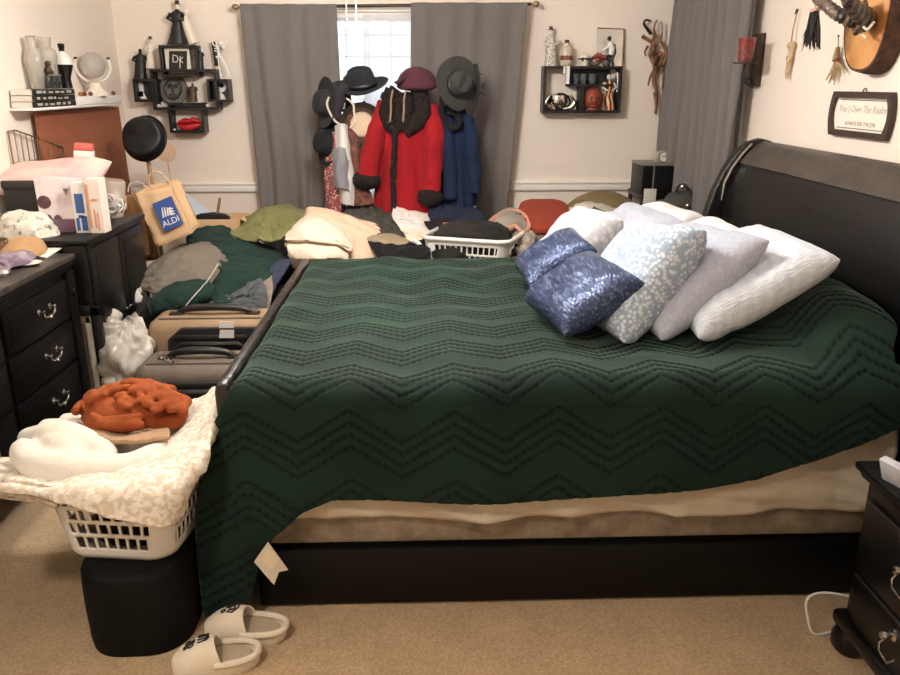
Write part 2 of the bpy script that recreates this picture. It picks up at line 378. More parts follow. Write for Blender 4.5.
# ------------------------------------------------------------------ light
wd = bpy.data.worlds.new('sky'); S.world = wd; wd.use_nodes = True
bg = wd.node_tree.nodes['Background']; bg.inputs[0].default_value = (.78, .9, 1, 1); bg.inputs[1].default_value = 1.15
def area(name, loc, rot, sx, sy, e, col):
    l = bpy.data.lights.new(name, 'AREA'); l.shape = 'RECTANGLE'; l.size = sx; l.size_y = sy; l.energy = e; l.color = col
    o = bpy.data.objects.new(name, l); COL.objects.link(o); o.location = loc; o.rotation_euler = rot; return o
area('daylight', ((WX0+WX1)/2, YB+.5, (WZ0+WZ1)/2), (-PI/2, 0, 0), 1.3, 1.5, 9, (.85, .93, 1))
area('daylight_side', (XR+.4, (RY0+RY1)/2, 1.45), (0, PI/2, 0), 1.1, .8, 5, (.88, .94, 1))
S.view_settings.view_transform = 'Standard'; S.view_settings.look = 'None'; S.view_settings.gamma = 1; S.view_settings.use_curve_mapping = False
S.view_settings.exposure = 0.0
# ------------------------------------------------------------------ bed
bed = thing('bed', 'black sleigh bed with leather headboard under the dark green comforter', 'bed', (.45, 2.85, 0))
BY0, BY1 = 2.03, 3.70
prof = [(1.40, .05), (1.40, .72), (1.395, .9), (1.405, 1.02), (1.44, 1.12), (1.48, 1.185), (1.52, 1.225), (1.56, 1.243), (1.595, 1.235), (1.61, 1.20), (1.595, 1.17), (1.56, 1.16), (1.53, 1.12), (1.51, 1.0), (1.51, .05)]
def extr(pts, y0, y1): b = B(); b.prism([(x, y0, z) for x, z in pts], (0, y1-y0, 0)); return b
hb = obj('headboard', extr(prof, 1.90, 3.66), mat('headboard_leather', '080707', .4, col2='0c0a0a', vs=3, bump=.12, bs=160, btex='voronoi', spec=.4), bed, mods=(('BEVEL', dict(width=.006, segments=2)),), angle=25)
rollp = [(1.455, 1.155), (1.49, 1.20), (1.525, 1.235), (1.56, 1.252), (1.60, 1.243), (1.615, 1.20), (1.60, 1.17), (1.59, 1.20), (1.56, 1.235), (1.525, 1.215)]
obj('top_roll', extr(rollp, 1.86, 3.70), mat('roll_leather', '4a423c', .42, col2='3a332f', vs=9, bump=.3, bs=60, spec=.5), hb, angle=50)
postp = [(1.33, 0), (1.325, .5), (1.315, .8), (1.325, .92), (1.35, 1.02), (1.39, 1.12), (1.44, 1.20), (1.49, 1.245), (1.55, 1.262), (1.60, 1.25), (1.615, 1.21), (1.57, 1.20), (1.53, 1.19), (1.49, 1.14), (1.455, 1.05), (1.44, .9), (1.44, 0)]
for y0, y1 in ((3.66, 3.72), (1.84, 1.90)):
    p = obj('headboard_post', extr(postp, y0, y1), LEATHER, bed, mods=(('BEVEL', dict(width=.008, segments=2)),), angle=25)
    if y0 > 3:
        tr = B(); tr.tube([(x-.006, y0-.004, z+.004) for x, z in ((1.395, .98), (1.40, 1.06), (1.43, 1.13), (1.47, 1.19), (1.51, 1.235))], .006, 8)
        obj('edge_trim', tr, SILVER, p)
RAILM = mat('black_rail', '060606', .55, spec=.25, col2='080808', vs=6, bump=.1, bs=40)
b = B(); b.bx(-.5, 1.36, 2.03, 2.06, .008, .195, .006); obj('side_rail', b, RAILM, bed)
b = B(); b.bx(-.5, 1.36, 3.62, 3.65, .025, .215, .006); obj('side_rail', b, RAILM, bed)
b = B(); b.bx(-.5, 1.36, 2.06, 3.62, .17, .20); obj('slat_base', b, RAILM, bed)
FOOT = mat('footboard_leather', '161413', .35, col2='2b2825', vs=22, bump=.7, bs=28, spec=.6)
fp = [(-.535, .02), (-.535, .70), (-.54, .715), (-.55, .722), (-.562, .722), (-.574, .712), (-.578, .69), (-.575, .55), (-.575, .02)]
obj('footboard', extr(fp, 2.035, 3.66), FOOT, bed, mods=(('BEVEL', dict(width=.008, segments=2)),), angle=30)
for y in (2.1, 3.6):
    b = B(); b.bx(-.57, -.54, y-.03, y+.03, 0, .03); obj('foot', b, RAILM, bed)

b = B(); b.bx(-.52, 1.385, 2.05, 3.61, .20, .335, .02)
tag(obj('box_spring', b, mat('box_spring_cloth', '9a8c78', .9, col2='7d705f', vs=20, bump=.4, bs=50), angle=30), 'beige box spring strip between black bed rail and hanging sheet', 'box spring')
b = B(); b.bx(-.515, 1.385, 2.075, 3.56, .34, .685, .05)
tag(obj('mattress', b, fab('c9bba6'), angle=30), 'thick mattress with beige cover under the green comforter', 'mattress')
SHEET = mat('beige_sheet', 'cec3b1', .9, col2='bfb29d', vs=5, bump=.5, bs=22, sheen=.1)
def sh(u, v):
    x = -.40+u*1.77; z = .60-.30*v
    k = .008*math.sin(x*17+2*nz((x, z, 3), 3))*v + .020*ridge((x*.7+z*2.4, z*.8, 1), 5, 3)*(.3+v) + .014*ridge((x*2.2-z, z, 4), 2.4, 8)
    return Vector((x, 2.060-k-.022*sm(0, 1, v), z-.008*nz((x, 0, 0), 2.5)*v))
b = B(); b.grid(sh, 160, 30)
tag(obj('bed_sheet', b, SHEET, mods=(SOL(.003, 1),), angle=180), 'wrinkled beige bed sheet hanging below the green comforter hem', 'bed sheet')

# ---- comforter with tufted zigzag rows
hem_px = [(200, 640), (225, 642), (246, 632), (251, 600), (260, 560), (274, 538), (300, 517), (330, 505), (420, 504), (500, 506), (600, 500), (700, 492), (760, 484), (820, 466), (870, 448), (920, 428)]
HEM = [(q.x, max(q.z, .02)) for q in (at(x, y, Y=1.965) for x, y in hem_px)]
HEM[0] = (-.75, HEM[0][1])
def hem_z(x):
    for (a, za), (c, zc) in zip(HEM, HEM[1:]):
        if x <= c: return za+(zc-za)*max(0, min(1, (x-a)/(c-a)))
    return HEM[-1][1]
TOPZ, YFAR, YN, RC = .728, 3.60, 2.075, .075
FARL, TOPL, ARCL = .17, YFAR-YN, RC*PI/2
def bulge(x, y):
    h = .016*nz((x, y, 0), 2.2) + .009*nz((x, y, 2), 6) + .010*ridge((x, y, 4), 4, 2)*sm(.2, .8, x)
    h += .10*math.exp(-((x-1.30)/.17)**2)*sm(2.0, 2.2, y)*(1-.5*sm(2.7, 3.1, y))
    h += .05*sm(.75, 1.15, x)*sm(2.0, 2.35, y)
    return h
def chev(s, x):
    w = .012*nz((x, s, 5), 3.5) + .0045*nz((x, s, 7), 26) + .010*nz((x, s, 9), 9)*sm(.5, 1.0, x)
    tri = abs(((x+.21)/.29+.5) % 1-.5)*2           # 0 on a crest, 1 in a valley
    q = (s - .095*tri + w + .05) % .205
    best = 9
    for o in (.02, .055, .09, .125): best = min(best, abs(q-o))
    return best
def cpos(x, s, end):
    """end: 0 at the foot edge, 1 elsewhere"""
    nrm = Vector((0, 0, 1))
    if s < FARL:
        t = s/FARL; p = Vector((x, YFAR+.05-.05*sm(.6, 1, t), TOPZ-.16+.16*sm(0, 1, t))); nrm = Vector((0, .7, .7))
    elif s < FARL+TOPL:
        p = Vector((x, YFAR-(s-FARL), TOPZ))
    else:
        d = s-FARL-TOPL
        if d < ARCL:
            a = d/RC; p = Vector((x, YN-RC*math.sin(a), TOPZ-RC*(1-math.cos(a)))); nrm = Vector((0, -math.sin(a), math.cos(a)))
        else:
            d -= ARCL; p = Vector((x, YN-RC-.03*sm(0, .4, d), TOPZ-RC-d)); nrm = Vector((0, -1, 0))
            p.y -= .014*nz((x, d, 1), 3.2)+.010*sm(-.25, -.45, x)*math.sin(x*46+1)*sm(.1, .4, d)+.010*math.sin(x*9+1)*sm(.1, .4, d)
    return p, nrm
NX, NS = 320, 820
verts = []; tuft_shade = []; clamped = [[] for _ in range(NX)]; LMAX = FARL+TOPL+ARCL+TOPZ-RC-.015
for i in range(NX):
    u = i/(NX-1)
    x0 = -.525+u*(1.383+.525)
    for j in range(NS):
        D = TOPZ-RC-hem_z(x0-.13*sm(-.30, -.525, x0))
        L = FARL+TOPL+ARCL+D; s = min(LMAX*j/(NS-1), L); clamped[i].append(LMAX*(j-1)/(NS-1) >= L)
        d = max(0, s-FARL-TOPL)
        x = x0-(.06*sm(.02, .2, d)+.07*sm(.1, .5, d))*sm(-.30, -.525, x0)+.0*sm(-.3, -.5, x0)*sm(.2, .6, d)
        if x0 > 1.1: x = x - .05*sm(1.2, 1.4, x0)*sm(.1, .0, abs(s-FARL-TOPL))
        p, n = cpos(x, s, u)
        if x < -.58 and d > .02: p.y += ((-.58-x)/.1)**2*.04
        if x0 < -.47 and d < .04: p.z -= .018*((-.47-x0)/.055)**2*(1-d/.04)
        p.z += bulge(x, p.y)*sm(.0, 1.0, n.z) if s > FARL else bulge(x, p.y)*(s/FARL)
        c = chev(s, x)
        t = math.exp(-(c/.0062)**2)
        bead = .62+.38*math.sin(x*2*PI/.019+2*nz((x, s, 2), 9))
        mot = math.exp(-((c-.012)/.009)**2)
        p = p + n*(-.0045*t*bead + .0010*mot)
        if p.z < .012: p.z = .012
        verts.append(p); tuft_shade.append(t*bead)
b = B(); lay = b.bm.verts.layers.float.new('tuft_shade'); b.raw(verts, [[i*NS+j, (i+1)*NS+j, (i+1)*NS+j+1, i*NS+j+1] for i in range(NX-1) for j in range(NS-1) if not (clamped[i][j] and clamped[i+1][j])])
for v, t in zip(b.bm.verts, tuft_shade): v[lay] = t
bmesh.ops.delete(b.bm, geom=[v for v in b.bm.verts if not v.link_faces], context='VERTS')
bmesh.ops.remove_doubles(b.bm, verts=b.bm.verts, dist=2e-5)
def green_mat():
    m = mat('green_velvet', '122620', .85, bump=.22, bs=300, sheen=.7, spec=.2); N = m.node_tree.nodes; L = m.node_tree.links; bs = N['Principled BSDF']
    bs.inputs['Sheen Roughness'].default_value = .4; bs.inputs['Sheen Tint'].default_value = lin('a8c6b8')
    a = N.new('ShaderNodeAttribute'); a.attribute_name = 'tuft_shade'
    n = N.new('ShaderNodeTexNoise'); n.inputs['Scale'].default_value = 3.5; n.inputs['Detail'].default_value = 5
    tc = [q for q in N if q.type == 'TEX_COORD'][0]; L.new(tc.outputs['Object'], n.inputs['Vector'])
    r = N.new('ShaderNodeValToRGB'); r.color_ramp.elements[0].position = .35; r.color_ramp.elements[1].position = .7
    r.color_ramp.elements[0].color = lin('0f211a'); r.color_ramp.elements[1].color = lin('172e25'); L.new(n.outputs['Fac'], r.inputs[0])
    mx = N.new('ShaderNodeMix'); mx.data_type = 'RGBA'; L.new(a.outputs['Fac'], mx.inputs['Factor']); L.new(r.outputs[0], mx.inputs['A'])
    mx.inputs['B'].default_value = lin('030806'); L.new(mx.outputs['Result'], bs.inputs['Base Color'])  # shade of the tuft grooves painted into the velvet colour
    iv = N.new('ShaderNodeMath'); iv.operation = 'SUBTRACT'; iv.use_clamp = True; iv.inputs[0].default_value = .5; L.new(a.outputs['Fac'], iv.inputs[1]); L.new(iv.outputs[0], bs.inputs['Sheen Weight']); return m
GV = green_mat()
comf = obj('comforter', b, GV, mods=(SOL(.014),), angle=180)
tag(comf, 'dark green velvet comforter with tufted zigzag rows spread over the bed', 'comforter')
# care tag
q = [at(x, y, Y=1.93) for x, y in ((268, 542), (254, 562), (274, 585), (279, 572), (288, 570))]
b = B(); b.prism(q, (0, .002, 0)); ct = obj('care_tag', b, mat('tag_paper', 'd8cdbb', .7), comf, smooth=False); ct['label'] = 'white paper care tag hanging at comforter corner'
b = B(); b.prism([at(x, y, Y=1.928) for x, y in ((268, 547), (262, 560), (270, 569), (275, 568), (280, 558))], (0, .001, 0))
obj('printed_panel', b, pla('e2d6bc'), ct, smooth=False)

# ---- pillows
def mixmat(name, c1, c2, kind, sc, lo, hi, bump, stretch=None, rough=.85, **k): return mat(name, c1, rough, col2=c2, tex=kind, vs=sc, lo=lo, hi=hi, bump=bump, bs=200, stretch=stretch, sheen=.1, spec=.25, **k)
FLOR = mixmat('blue_floral_cotton', 'e0e6ee', 'a0b1c6', 'voronoi', 75, .25, .6, .3)
FLORW = mixmat('white_floral_cotton', 'f3f2f1', 'd3d3d8', 'voronoi', 38, .28, .52, .3)
GREYP = mixmat('grey_linen', 'bec3d2', 'b2b7c8', 'noise', 90, .4, .6, .4)
WHTP = mixmat('white_quilt_pillowcase', 'e0e7f1', 'd6dfec', 'wave', 34, .3, .7, .7, stretch=(.25, 1, .25), vd=5)
PLW = fab('ece9ea')
NAVY = mat('navy_metallic_cushion', '36456a', .34, metal=.35, col2='8f9cb6', vs=4, vd=4, stretch=(26, 4, 26), lo=.50, hi=.80, bump=.6, bs=4)
def pc(name, label, NB, NT, FT, t, m, seed, cat='pillow', crease=.012, grow=1.03):
    """a pillow given by three corners: near lower, near upper, far upper"""
    NB, NT, FT = Vector(NB), Vector(NT), Vector(FT); h = NT-NB; w = FT-NT
    return pillow(name, label, NB+(h+w)/2, w, h, w.length*grow, h.length*grow, t, m, seed=seed, cat=cat, crease=crease)
pc('bed_pillow', 'large white quilted pillow nearest the headboard front, corner pointing right', (.855, 2.11, .79), at(810, 258, Y=2.36), (1.21, 2.96, .98), .15, WHTP, 1, crease=.014)
pc('bed_pillow', 'big plain white pillow lying behind the quilted one against headboard', (.98, 2.62, .86), at(786, 258, Y=2.62), at(712, 224, Y=3.22), .14, PLW, 2)
pc('bed_pillow', 'small white pillow end showing at back under headboard post', (.98, 3.22, .84), at(710, 220, Y=3.30), at(655, 208, Y=3.62), .14, PLW, 6)
pc('bed_pillow', 'grey linen pillow leaning between floral pillow and quilted white pillow', (.75, 2.17, .78), at(747, 243, Y=2.42), at(676, 226, Y=3.02), .14, GREYP, 3)
pc('bed_pillow', 'second grey linen pillow, the far one behind the white floral pillows', (.74, 3.06, .79), at(690, 225, Y=3.10), at(634, 207, Y=3.58), .14, GREYP, 4)
pc('bed_pillow', 'white and blue floral pillow leaning upright in front of grey pillow', (.635, 2.19, .772), at(688, 234, Y=2.44), at(628, 226, Y=2.90), .16, FLOR, 5, crease=.016)
pc('bed_pillow', 'round looking white floral pillow behind the navy cushions, far side', (.56, 2.98, .79), at(624, 220, Y=3.02), at(586, 211, Y=3.38), .17, FLORW, 7, crease=.012)
pc('throw_cushion', 'navy metallic streaked cushion in front, standing on a corner', (.46, 2.21, .775), at(628, 280, Y=2.40), at(580, 252, Y=2.78), .12, NAVY, 8, cat='cushion', crease=.012)
pc('throw_cushion', 'navy metallic streaked cushion behind the front navy one, farther from camera', (.40, 2.76, .775), at(592, 248, Y=2.86), at(571, 228, Y=3.16), .12, NAVY, 9, cat='cushion', crease=.012)

# ------------------------------------------------------------------ drawers with bail handles
def bail(cx, cy, cz, w, par, m, nx=-1, drop=.028):
    """swan neck bail pull on a face looking along x*nx"""
    hs = obj_handle = None
    b = B()
    for s in (-1, 1):
        b.lathe([(0, 0), (.012, 0), (.012, .003), (.006, .006), (.005, .018), (.008, .022), (0, .026)], 12, TM((cx, cy+s*w/2, cz), frame_of((nx, 0, 0), (0, 1, 0))))
    pts = [(cx+nx*.02, cy+w/2*math.cos(a), cz-drop*abs(math.sin(a))**.8-.004*math.cos(2*a)) for a in [PI*k/14 for k in range(15)]]
    b.tube(pts, .0042, 8)
    b.ball((cx+nx*.022, cy, cz-drop), (.006, .01, .007), u=10, v=6)
    return obj('bail_handle', b, m, par)
# ---- dresser at left
DT = mat('speckled_marble_top', '242120', .35, col2='4b433c', vs=22, vd=8, lo=.4, hi=.7, bump=.1, bs=60)
dx0, dx1, dy0, dy1, dz = XL+.02, -1.37, 1.55, 3.03, .88
dr = thing('dresser', 'black dresser at left with silver bail handles and marble look top', 'dresser', ((dx0+dx1)/2, (dy0+dy1)/2, 0))
b = B(); b.bx(dx0, dx1, dy0, dy1, .25, dz-.05, .005); b.bx(dx0+.01, dx1+.006, dy0, dy1, .235, .275, .004); obj('body', b, BLACKWOOD, dr)
for x in (dx0+.03, dx1-.03):
    for y in (dy0+.03, dy1-.03):
        b = B(); b.lathe([(0, 0), (.016, 0), (.018, .01), (.026, .20), (.028, .245), (0, .245)], 14, Matrix.Translation((x, y, 0))); obj('leg', b, BLACKWOOD, dr)
b = B(); b.bx(dx0, dx1+.03, dy0-.02, dy1+.015, dz-.025, dz, .008); obj('top', b, DT, dr)
b = B(); b.bx(dx0, dx1+.022, dy0, dy1+.008, dz-.045, dz-.025, .008); b.bx(dx0, dx1+.012, dy0, dy1+.004, dz-.062, dz-.045, .006); obj('moulding', b, BLACKWOOD, dr)
for ya, yb in ((2.49, 2.97), (1.98, 2.46), (1.58, 1.95)):
    for k, (za, zb) in enumerate(((.645, .795), (.48, .635), (.30, .47))):
        b = B(); b.bx(dx1-.02, dx1+.012, ya, yb, za, zb, .006); b.bx(dx1+.008, dx1+.016, ya+.03, yb-.03, za+.025, zb-.025, .003)
        d = obj('drawer', b, BLACKWOOD, dr); bail(dx1+.014, (ya+yb)/2+.03, (za+zb)/2+.015, .085, d, SILVER, nx=1)
b = B(); b.bx(dx1, dx1+.02, 2.97, 3.03, .24, dz-.06, .006); b.ball((dx1+.02, 3.0, .735), (.01, .012, .02)); obj('corner_column', b, BLACKWOOD, dr)
# ---- nightstand at right
NT = mat('nightstand_black', '080808', .35, col2='0c0c0c', vs=5, bump=.06, bs=30, spec=.4)
ns = thing('nightstand', 'black nightstand beside the bed at bottom right, silver knob pulls', 'nightstand', (1.36, 1.53, 0))
nx0, nx1, ny0, ny1, nzt = 1.155, 1.595, 1.20, 1.81, .56
b = B(); b.bx(nx0, nx1, ny0, ny1, .09, nzt-.03, .005); obj('body', b, NT, ns)
b = B(); b.bx(nx0-.03, nx1, ny0-.03, ny1+.03, nzt-.022, nzt, .008); b.bx(nx0-.018, nx1, ny0-.018, ny1+.018, nzt-.04, nzt-.022, .008); obj('top', b, NT, ns)
b = B(); b.bx(nx0-.025, nx1, ny0-.025, ny1+.025, .07, .11, .012)
for y in (ny0+.02, ny1-.02):
    b.lathe([(0, 0), (.035, 0), (.05, .02), (.05, .045), (.04, .07), (0, .075)], 16, Matrix.Translation((nx0+.015, y, 0)))
    b.box((nx1-.03, y, .04), (.05, .05, .08))
obj('base', b, NT, ns)
GOLD = mat('drawer_edge_metal', '8b8377', .35, .9)
for za, zb, hd in ((.485, .53, .508), (.265, .475, .385), (.11, .255, .20)):
    b = B(); b.bx(nx0-.012, nx0+.02, ny0+.03, ny1-.03, za, zb, .005); d = obj('drawer', b, NT, ns)
    b = B(); b.bx(nx0-.014, nx0-.008, ny0+.03, ny1-.03, zb-.004, zb, .001); obj('edge_strip', b, mat('edge_strip', '4a453e', .3, .6), d)
    hy = 1.585
    b = B()
    b.lathe([(0, 0), (.016, 0), (.016, .003), (.007, .007), (.006, .018), (.011, .024), (.009, .032), (0, .034)], 14, TM((nx0-.012, hy, hd+.012), frame_of((-1, 0, 0), (0, 1, 0))))
    b.tube([(nx0-.03, hy, hd+.008), (nx0-.036, hy+.012, hd-.02), (nx0-.036, hy+.006, hd-.04), (nx0-.036, hy-.03, hd-.046), (nx0-.034, hy-.05, hd-.02)], .003, 8)
    obj('pull', b, SILVER, d)
b = B(); b.tube([cr([Vector(p) for p in ((1.20, 1.88, .11), (1.13, 1.89, .115), (1.085, 1.885, .10), (1.085, 1.87, .05), (1.10, 1.85, .008), (1.16, 1.86, .006), (1.25, 1.9, .006), (1.4, 1.93, .006))], k/40) for k in range(41)], .0035, 8)
tag(obj('charging_cord', b, WHITEPLASTIC), 'thin white cord looping onto the carpet beside the nightstand', 'cord')
b = B(); o_ = at(899, 452, Y=1.70); b.box((o_.x, 1.70, nzt+.034), (.022, .07, .064), M=Euler((0, -.35, .3)).to_matrix(), bev=.004)
tag(obj('phone_stand', b, pla('b9bcc4', .3)), 'small pale grey stand on top of the black nightstand', 'phone stand')

# ------------------------------------------------------------------ bench, laundry basket, bedding on it
def rrect(cx, cy, hx, hy, r, n=10):
    out = []
    for (sx, sy, a0) in ((1, 1, 0), (-1, 1, PI/2), (-1, -1, PI), (1, -1, 3*PI/2)):
        for k in range(n):
            a = a0+PI/2*k/(n-1); out.append((cx+sx*(hx-r)+r*math.cos(a), cy+sy*(hy-r)+r*math.sin(a)))
    return out
b = B(); ring = rrect(-.81, 2.34, .145, .52, .11)
levels = [(0, .965), (.03, .985), (.12, 1.0), (.2, 1.0), (.235, .99), (.25, .95), (.255, .85)]
vs = []; n = len(ring)
for z, k in levels:
    for x, y in ring: vs.append((-.81+(x+.81)*k, 2.34+(y-2.34)*(1-(1-k)*.35), z))
b.raw(vs, [[l*n+i, l*n+(i+1) % n, (l+1)*n+(i+1) % n, (l+1)*n+i] for l in range(len(levels)-1) for i in range(n)]+[list(range(n))[::-1], list(range((len(levels)-1)*n, len(levels)*n))])
tag(obj('storage_bench', b, mat('bench_leather', '060606', .7, spec=.2, col2='090909', vs=8, bump=.35, bs=70), angle=60), 'rounded black padded bench at bed foot carrying the white laundry basket', 'bench')
def basket(name, label, c, hx, hy, h, rot=0, group=None, rows=3, taper=.84):
    c = Vector(c); R = Matrix.Rotation(rot, 4, 'Z')
    root = thing(name, label, 'laundry basket', c, group)
    NU, NV = 200, 46
    # outline resampled by length
    def outline(k):
        rr = [Vector((x, y, 0)) for x, y in rrect(0, 0, hx*k, hy*k, .06, 10)]
        L = [0]
        for i in range(len(rr)): L.append(L[-1]+(rr[(i+1) % len(rr)]-rr[i]).length)
        out = []; j = 0
        for q in range(NU):
            t = L[-1]*q/NU
            while L[j+1] < t: j += 1
            fr = (t-L[j])/max(L[j+1]-L[j], 1e-9); out.append(rr[j].lerp(rr[(j+1) % len(rr)], fr))
        return out
    OUTL = outline(1.0)
    vs = []
    for j in range(NV):
        v = j/(NV-1); k = taper+(1-taper)*v
        if v < .06: k -= .03*(1-v/.06)
        for p in outline(k): vs.append(Matrix.Translation(c) @ R @ Vector((p.x, p.y, h*v)))
    fs = []
    for j in range(NV-1):
        v = (j+.5)/(NV-1)
        band = int((v-.14)/(.74/rows)) if .14 < v < .88 else -1
        for i in range(NU):
            hole = False
            if band >= 0:
                lv = ((v-.14)/(.74/rows)) % 1
                li = (i+2*(band % 2)) % 4; pc_ = OUTL[i]
                hole = li < 3 and .12 < lv < .9 and not (abs(pc_.x) > hx-.055 and abs(pc_.y) > hy-.055)
            if not hole: fs.append([j*NU+i, j*NU+(i+1) % NU, (j+1)*NU+(i+1) % NU, (j+1)*NU+i])
    b = B(); b.raw(vs, fs); bt = [b.bm.verts.new(Matrix.Translation(c) @ R @ (p+Vector((0, 0, .002)))) for p in outline(taper-.03)]; b.bm.faces.new(bt)
    loose = [w for w in b.bm.verts if not w.link_faces]; bmesh.ops.delete(b.bm, geom=loose, context='VERTS')
    obj('body', b, WHITEPLASTIC, root, mods=(SOL(.005, 0),), angle=60)
    b = B(); o1 = outline(1.0); pts = [Matrix.Translation(c) @ R @ Vector((p.x*1.02, p.y*1.02, h)) for p in o1]; b.tube(pts+[pts[0]], .011, 8, cap=False)
    obj('rim', b, WHITEPLASTIC, root)
    return root
basket('laundry_basket', 'white slotted laundry basket on the bench, loaded with bedding', (-.82, 2.13, .258), .175, .27, .25, rot=-.12, rows=4)
tag(heap('dark_laundry', (-.82, 2.13, .295), (.125, .20, .14), fab('1a1918'), amp=.05, fs=8, seed=33, pw=.75), 'dark laundry seen through the slots of the front basket', 'laundry')
DUV = mat('cream_scroll_duvet', 'ece4d8', .9, col2='d3c4ae', tex='noise', vs=60, vd=2, lo=.44, hi=.56, bump=.5, bs=30, sheen=.1)
def P(rows): return [[at(x, y, Y=Y) for x, y, Y in r] for r in rows]
d = cloth('duvet', P([
    [(40, 452, 2.42), (100, 438, 2.46), (165, 424, 2.46), (200, 400, 2.42), (224, 386, 2.36)],
    [(10, 458, 2.2), (80, 462, 2.2), (150, 450, 2.2), (196, 420, 2.2), (222, 396, 2.22)],
    [(-12, 468, 2.0), (50, 474, 1.97), (120, 466, 1.95), (186, 446, 2.0), (218, 412, 2.05)],
    [(-22, 478, 1.9), (40, 487, 1.84), (110, 488, 1.81), (176, 482, 1.84), (208, 452, 1.93)],
    [(-24, 487, 1.88), (36, 495, 1.82), (105, 510, 1.79), (170, 521, 1.81), (196, 488, 1.90)],
    [(-20, 492, 1.92), (40, 501, 1.84), (105, 518, 1.80), (166, 530, 1.82), (190, 506, 1.90)]]), DUV, fold=.012, fs=6, thick=.03, n=60, k=60, seed=4)
tag(d, 'cream and beige scroll patterned duvet draped over the laundry basket', 'duvet')
# lower folded edge sticking out at left
d2 = cloth('duvet_fold', P([
    [(-20, 484, 1.98), (20, 484, 1.98), (60, 492, 1.98)], [(-26, 492, 1.87), (15, 494, 1.86), (58, 503, 1.85)], [(-24, 500, 1.89), (15, 502, 1.88), (56, 510, 1.87)]]), DUV, fold=.006, thick=.02, n=30, k=30, seed=9, parent=d)
BLK = mat('white_blanket', 'dfd8cc', .95, bump=.5, bs=35, sheen=.15)
def PT(L): return [at(x, y, Y=Y) for x, y, Y in L]
BL = [(PT([(22, 446, 2.02), (30, 462, 1.95), (62, 470, 1.92), (100, 472, 1.92), (136, 466, 1.95), (166, 448, 2.05)]), .050), (PT([(24, 440, 2.10), (56, 436, 2.06), (84, 444, 2.02), (112, 458, 1.97)]), .048),
      (PT([(40, 430, 2.2), (90, 434, 2.18), (130, 442, 2.10), (160, 440, 2.12)]), .052), (PT([(60, 424, 2.3), (110, 426, 2.3), (160, 424, 2.28)]), .05), (PT([(44, 456, 1.99), (52, 444, 2.02), (70, 450, 1.98), (80, 464, 1.94)]), .036),
      (PT([(30, 452, 2.15), (80, 455, 2.15), (150, 455, 2.15)]), .05)]
tag(folds('blanket', (-.95, 2.15, .50), (.15, .13, .04), BL, BLK, voxel=.009, seed=12), 'folded white blanket lying on the scroll patterned duvet', 'blanket')
RUST = fab('9c5028', bump=.3, bs=120, col2='864020', vs=8)
tag(cloth('folded_shirt', P([[(78, 424, 2.22), (120, 430, 2.22), (165, 428, 2.22)], [(74, 428, 2.08), (120, 436, 2.06), (170, 432, 2.08)], [(80, 434, 2.03), (120, 442, 2.0), (168, 437, 2.03)]]), fab('a98a6c'), fold=.008, thick=.012, n=24, k=24, seed=5), 'tan folded cloth peeking out beneath the rust coloured cloth', 'cloth')
c_ = at(131, 412, Y=2.18); random.seed(4)
RF = []
CR, RR = Vector((c_.x-.005, c_.y+.02, c_.z-.03)), Vector((.162, .145, .085))
def on_dome(a, t): return CR + Vector((RR[0]*math.sin(t)*math.cos(a), RR[1]*math.sin(t)*math.sin(a), RR[2]*math.cos(t)+.012))
for k in range(64):
    a, t = random.uniform(0, 2*PI), random.uniform(.0, 1.25)**1.0; da = random.uniform(-.9, .9); dt = random.uniform(-.5, .5)
    RF.append(([on_dome(a+da*q/4+.12*math.sin(q*1.7+k), min(1.35, max(0, t+dt*q/4))) for q in range(5)], random.uniform(.010, .019)))
tag(folds('crumpled_cloth', CR, tuple(RR*.86), RF, RUST, voxel=.0045, seed=21, amp=.2, smooth=2), 'crumpled rust orange cloth on top of the basket bedding', 'cloth')

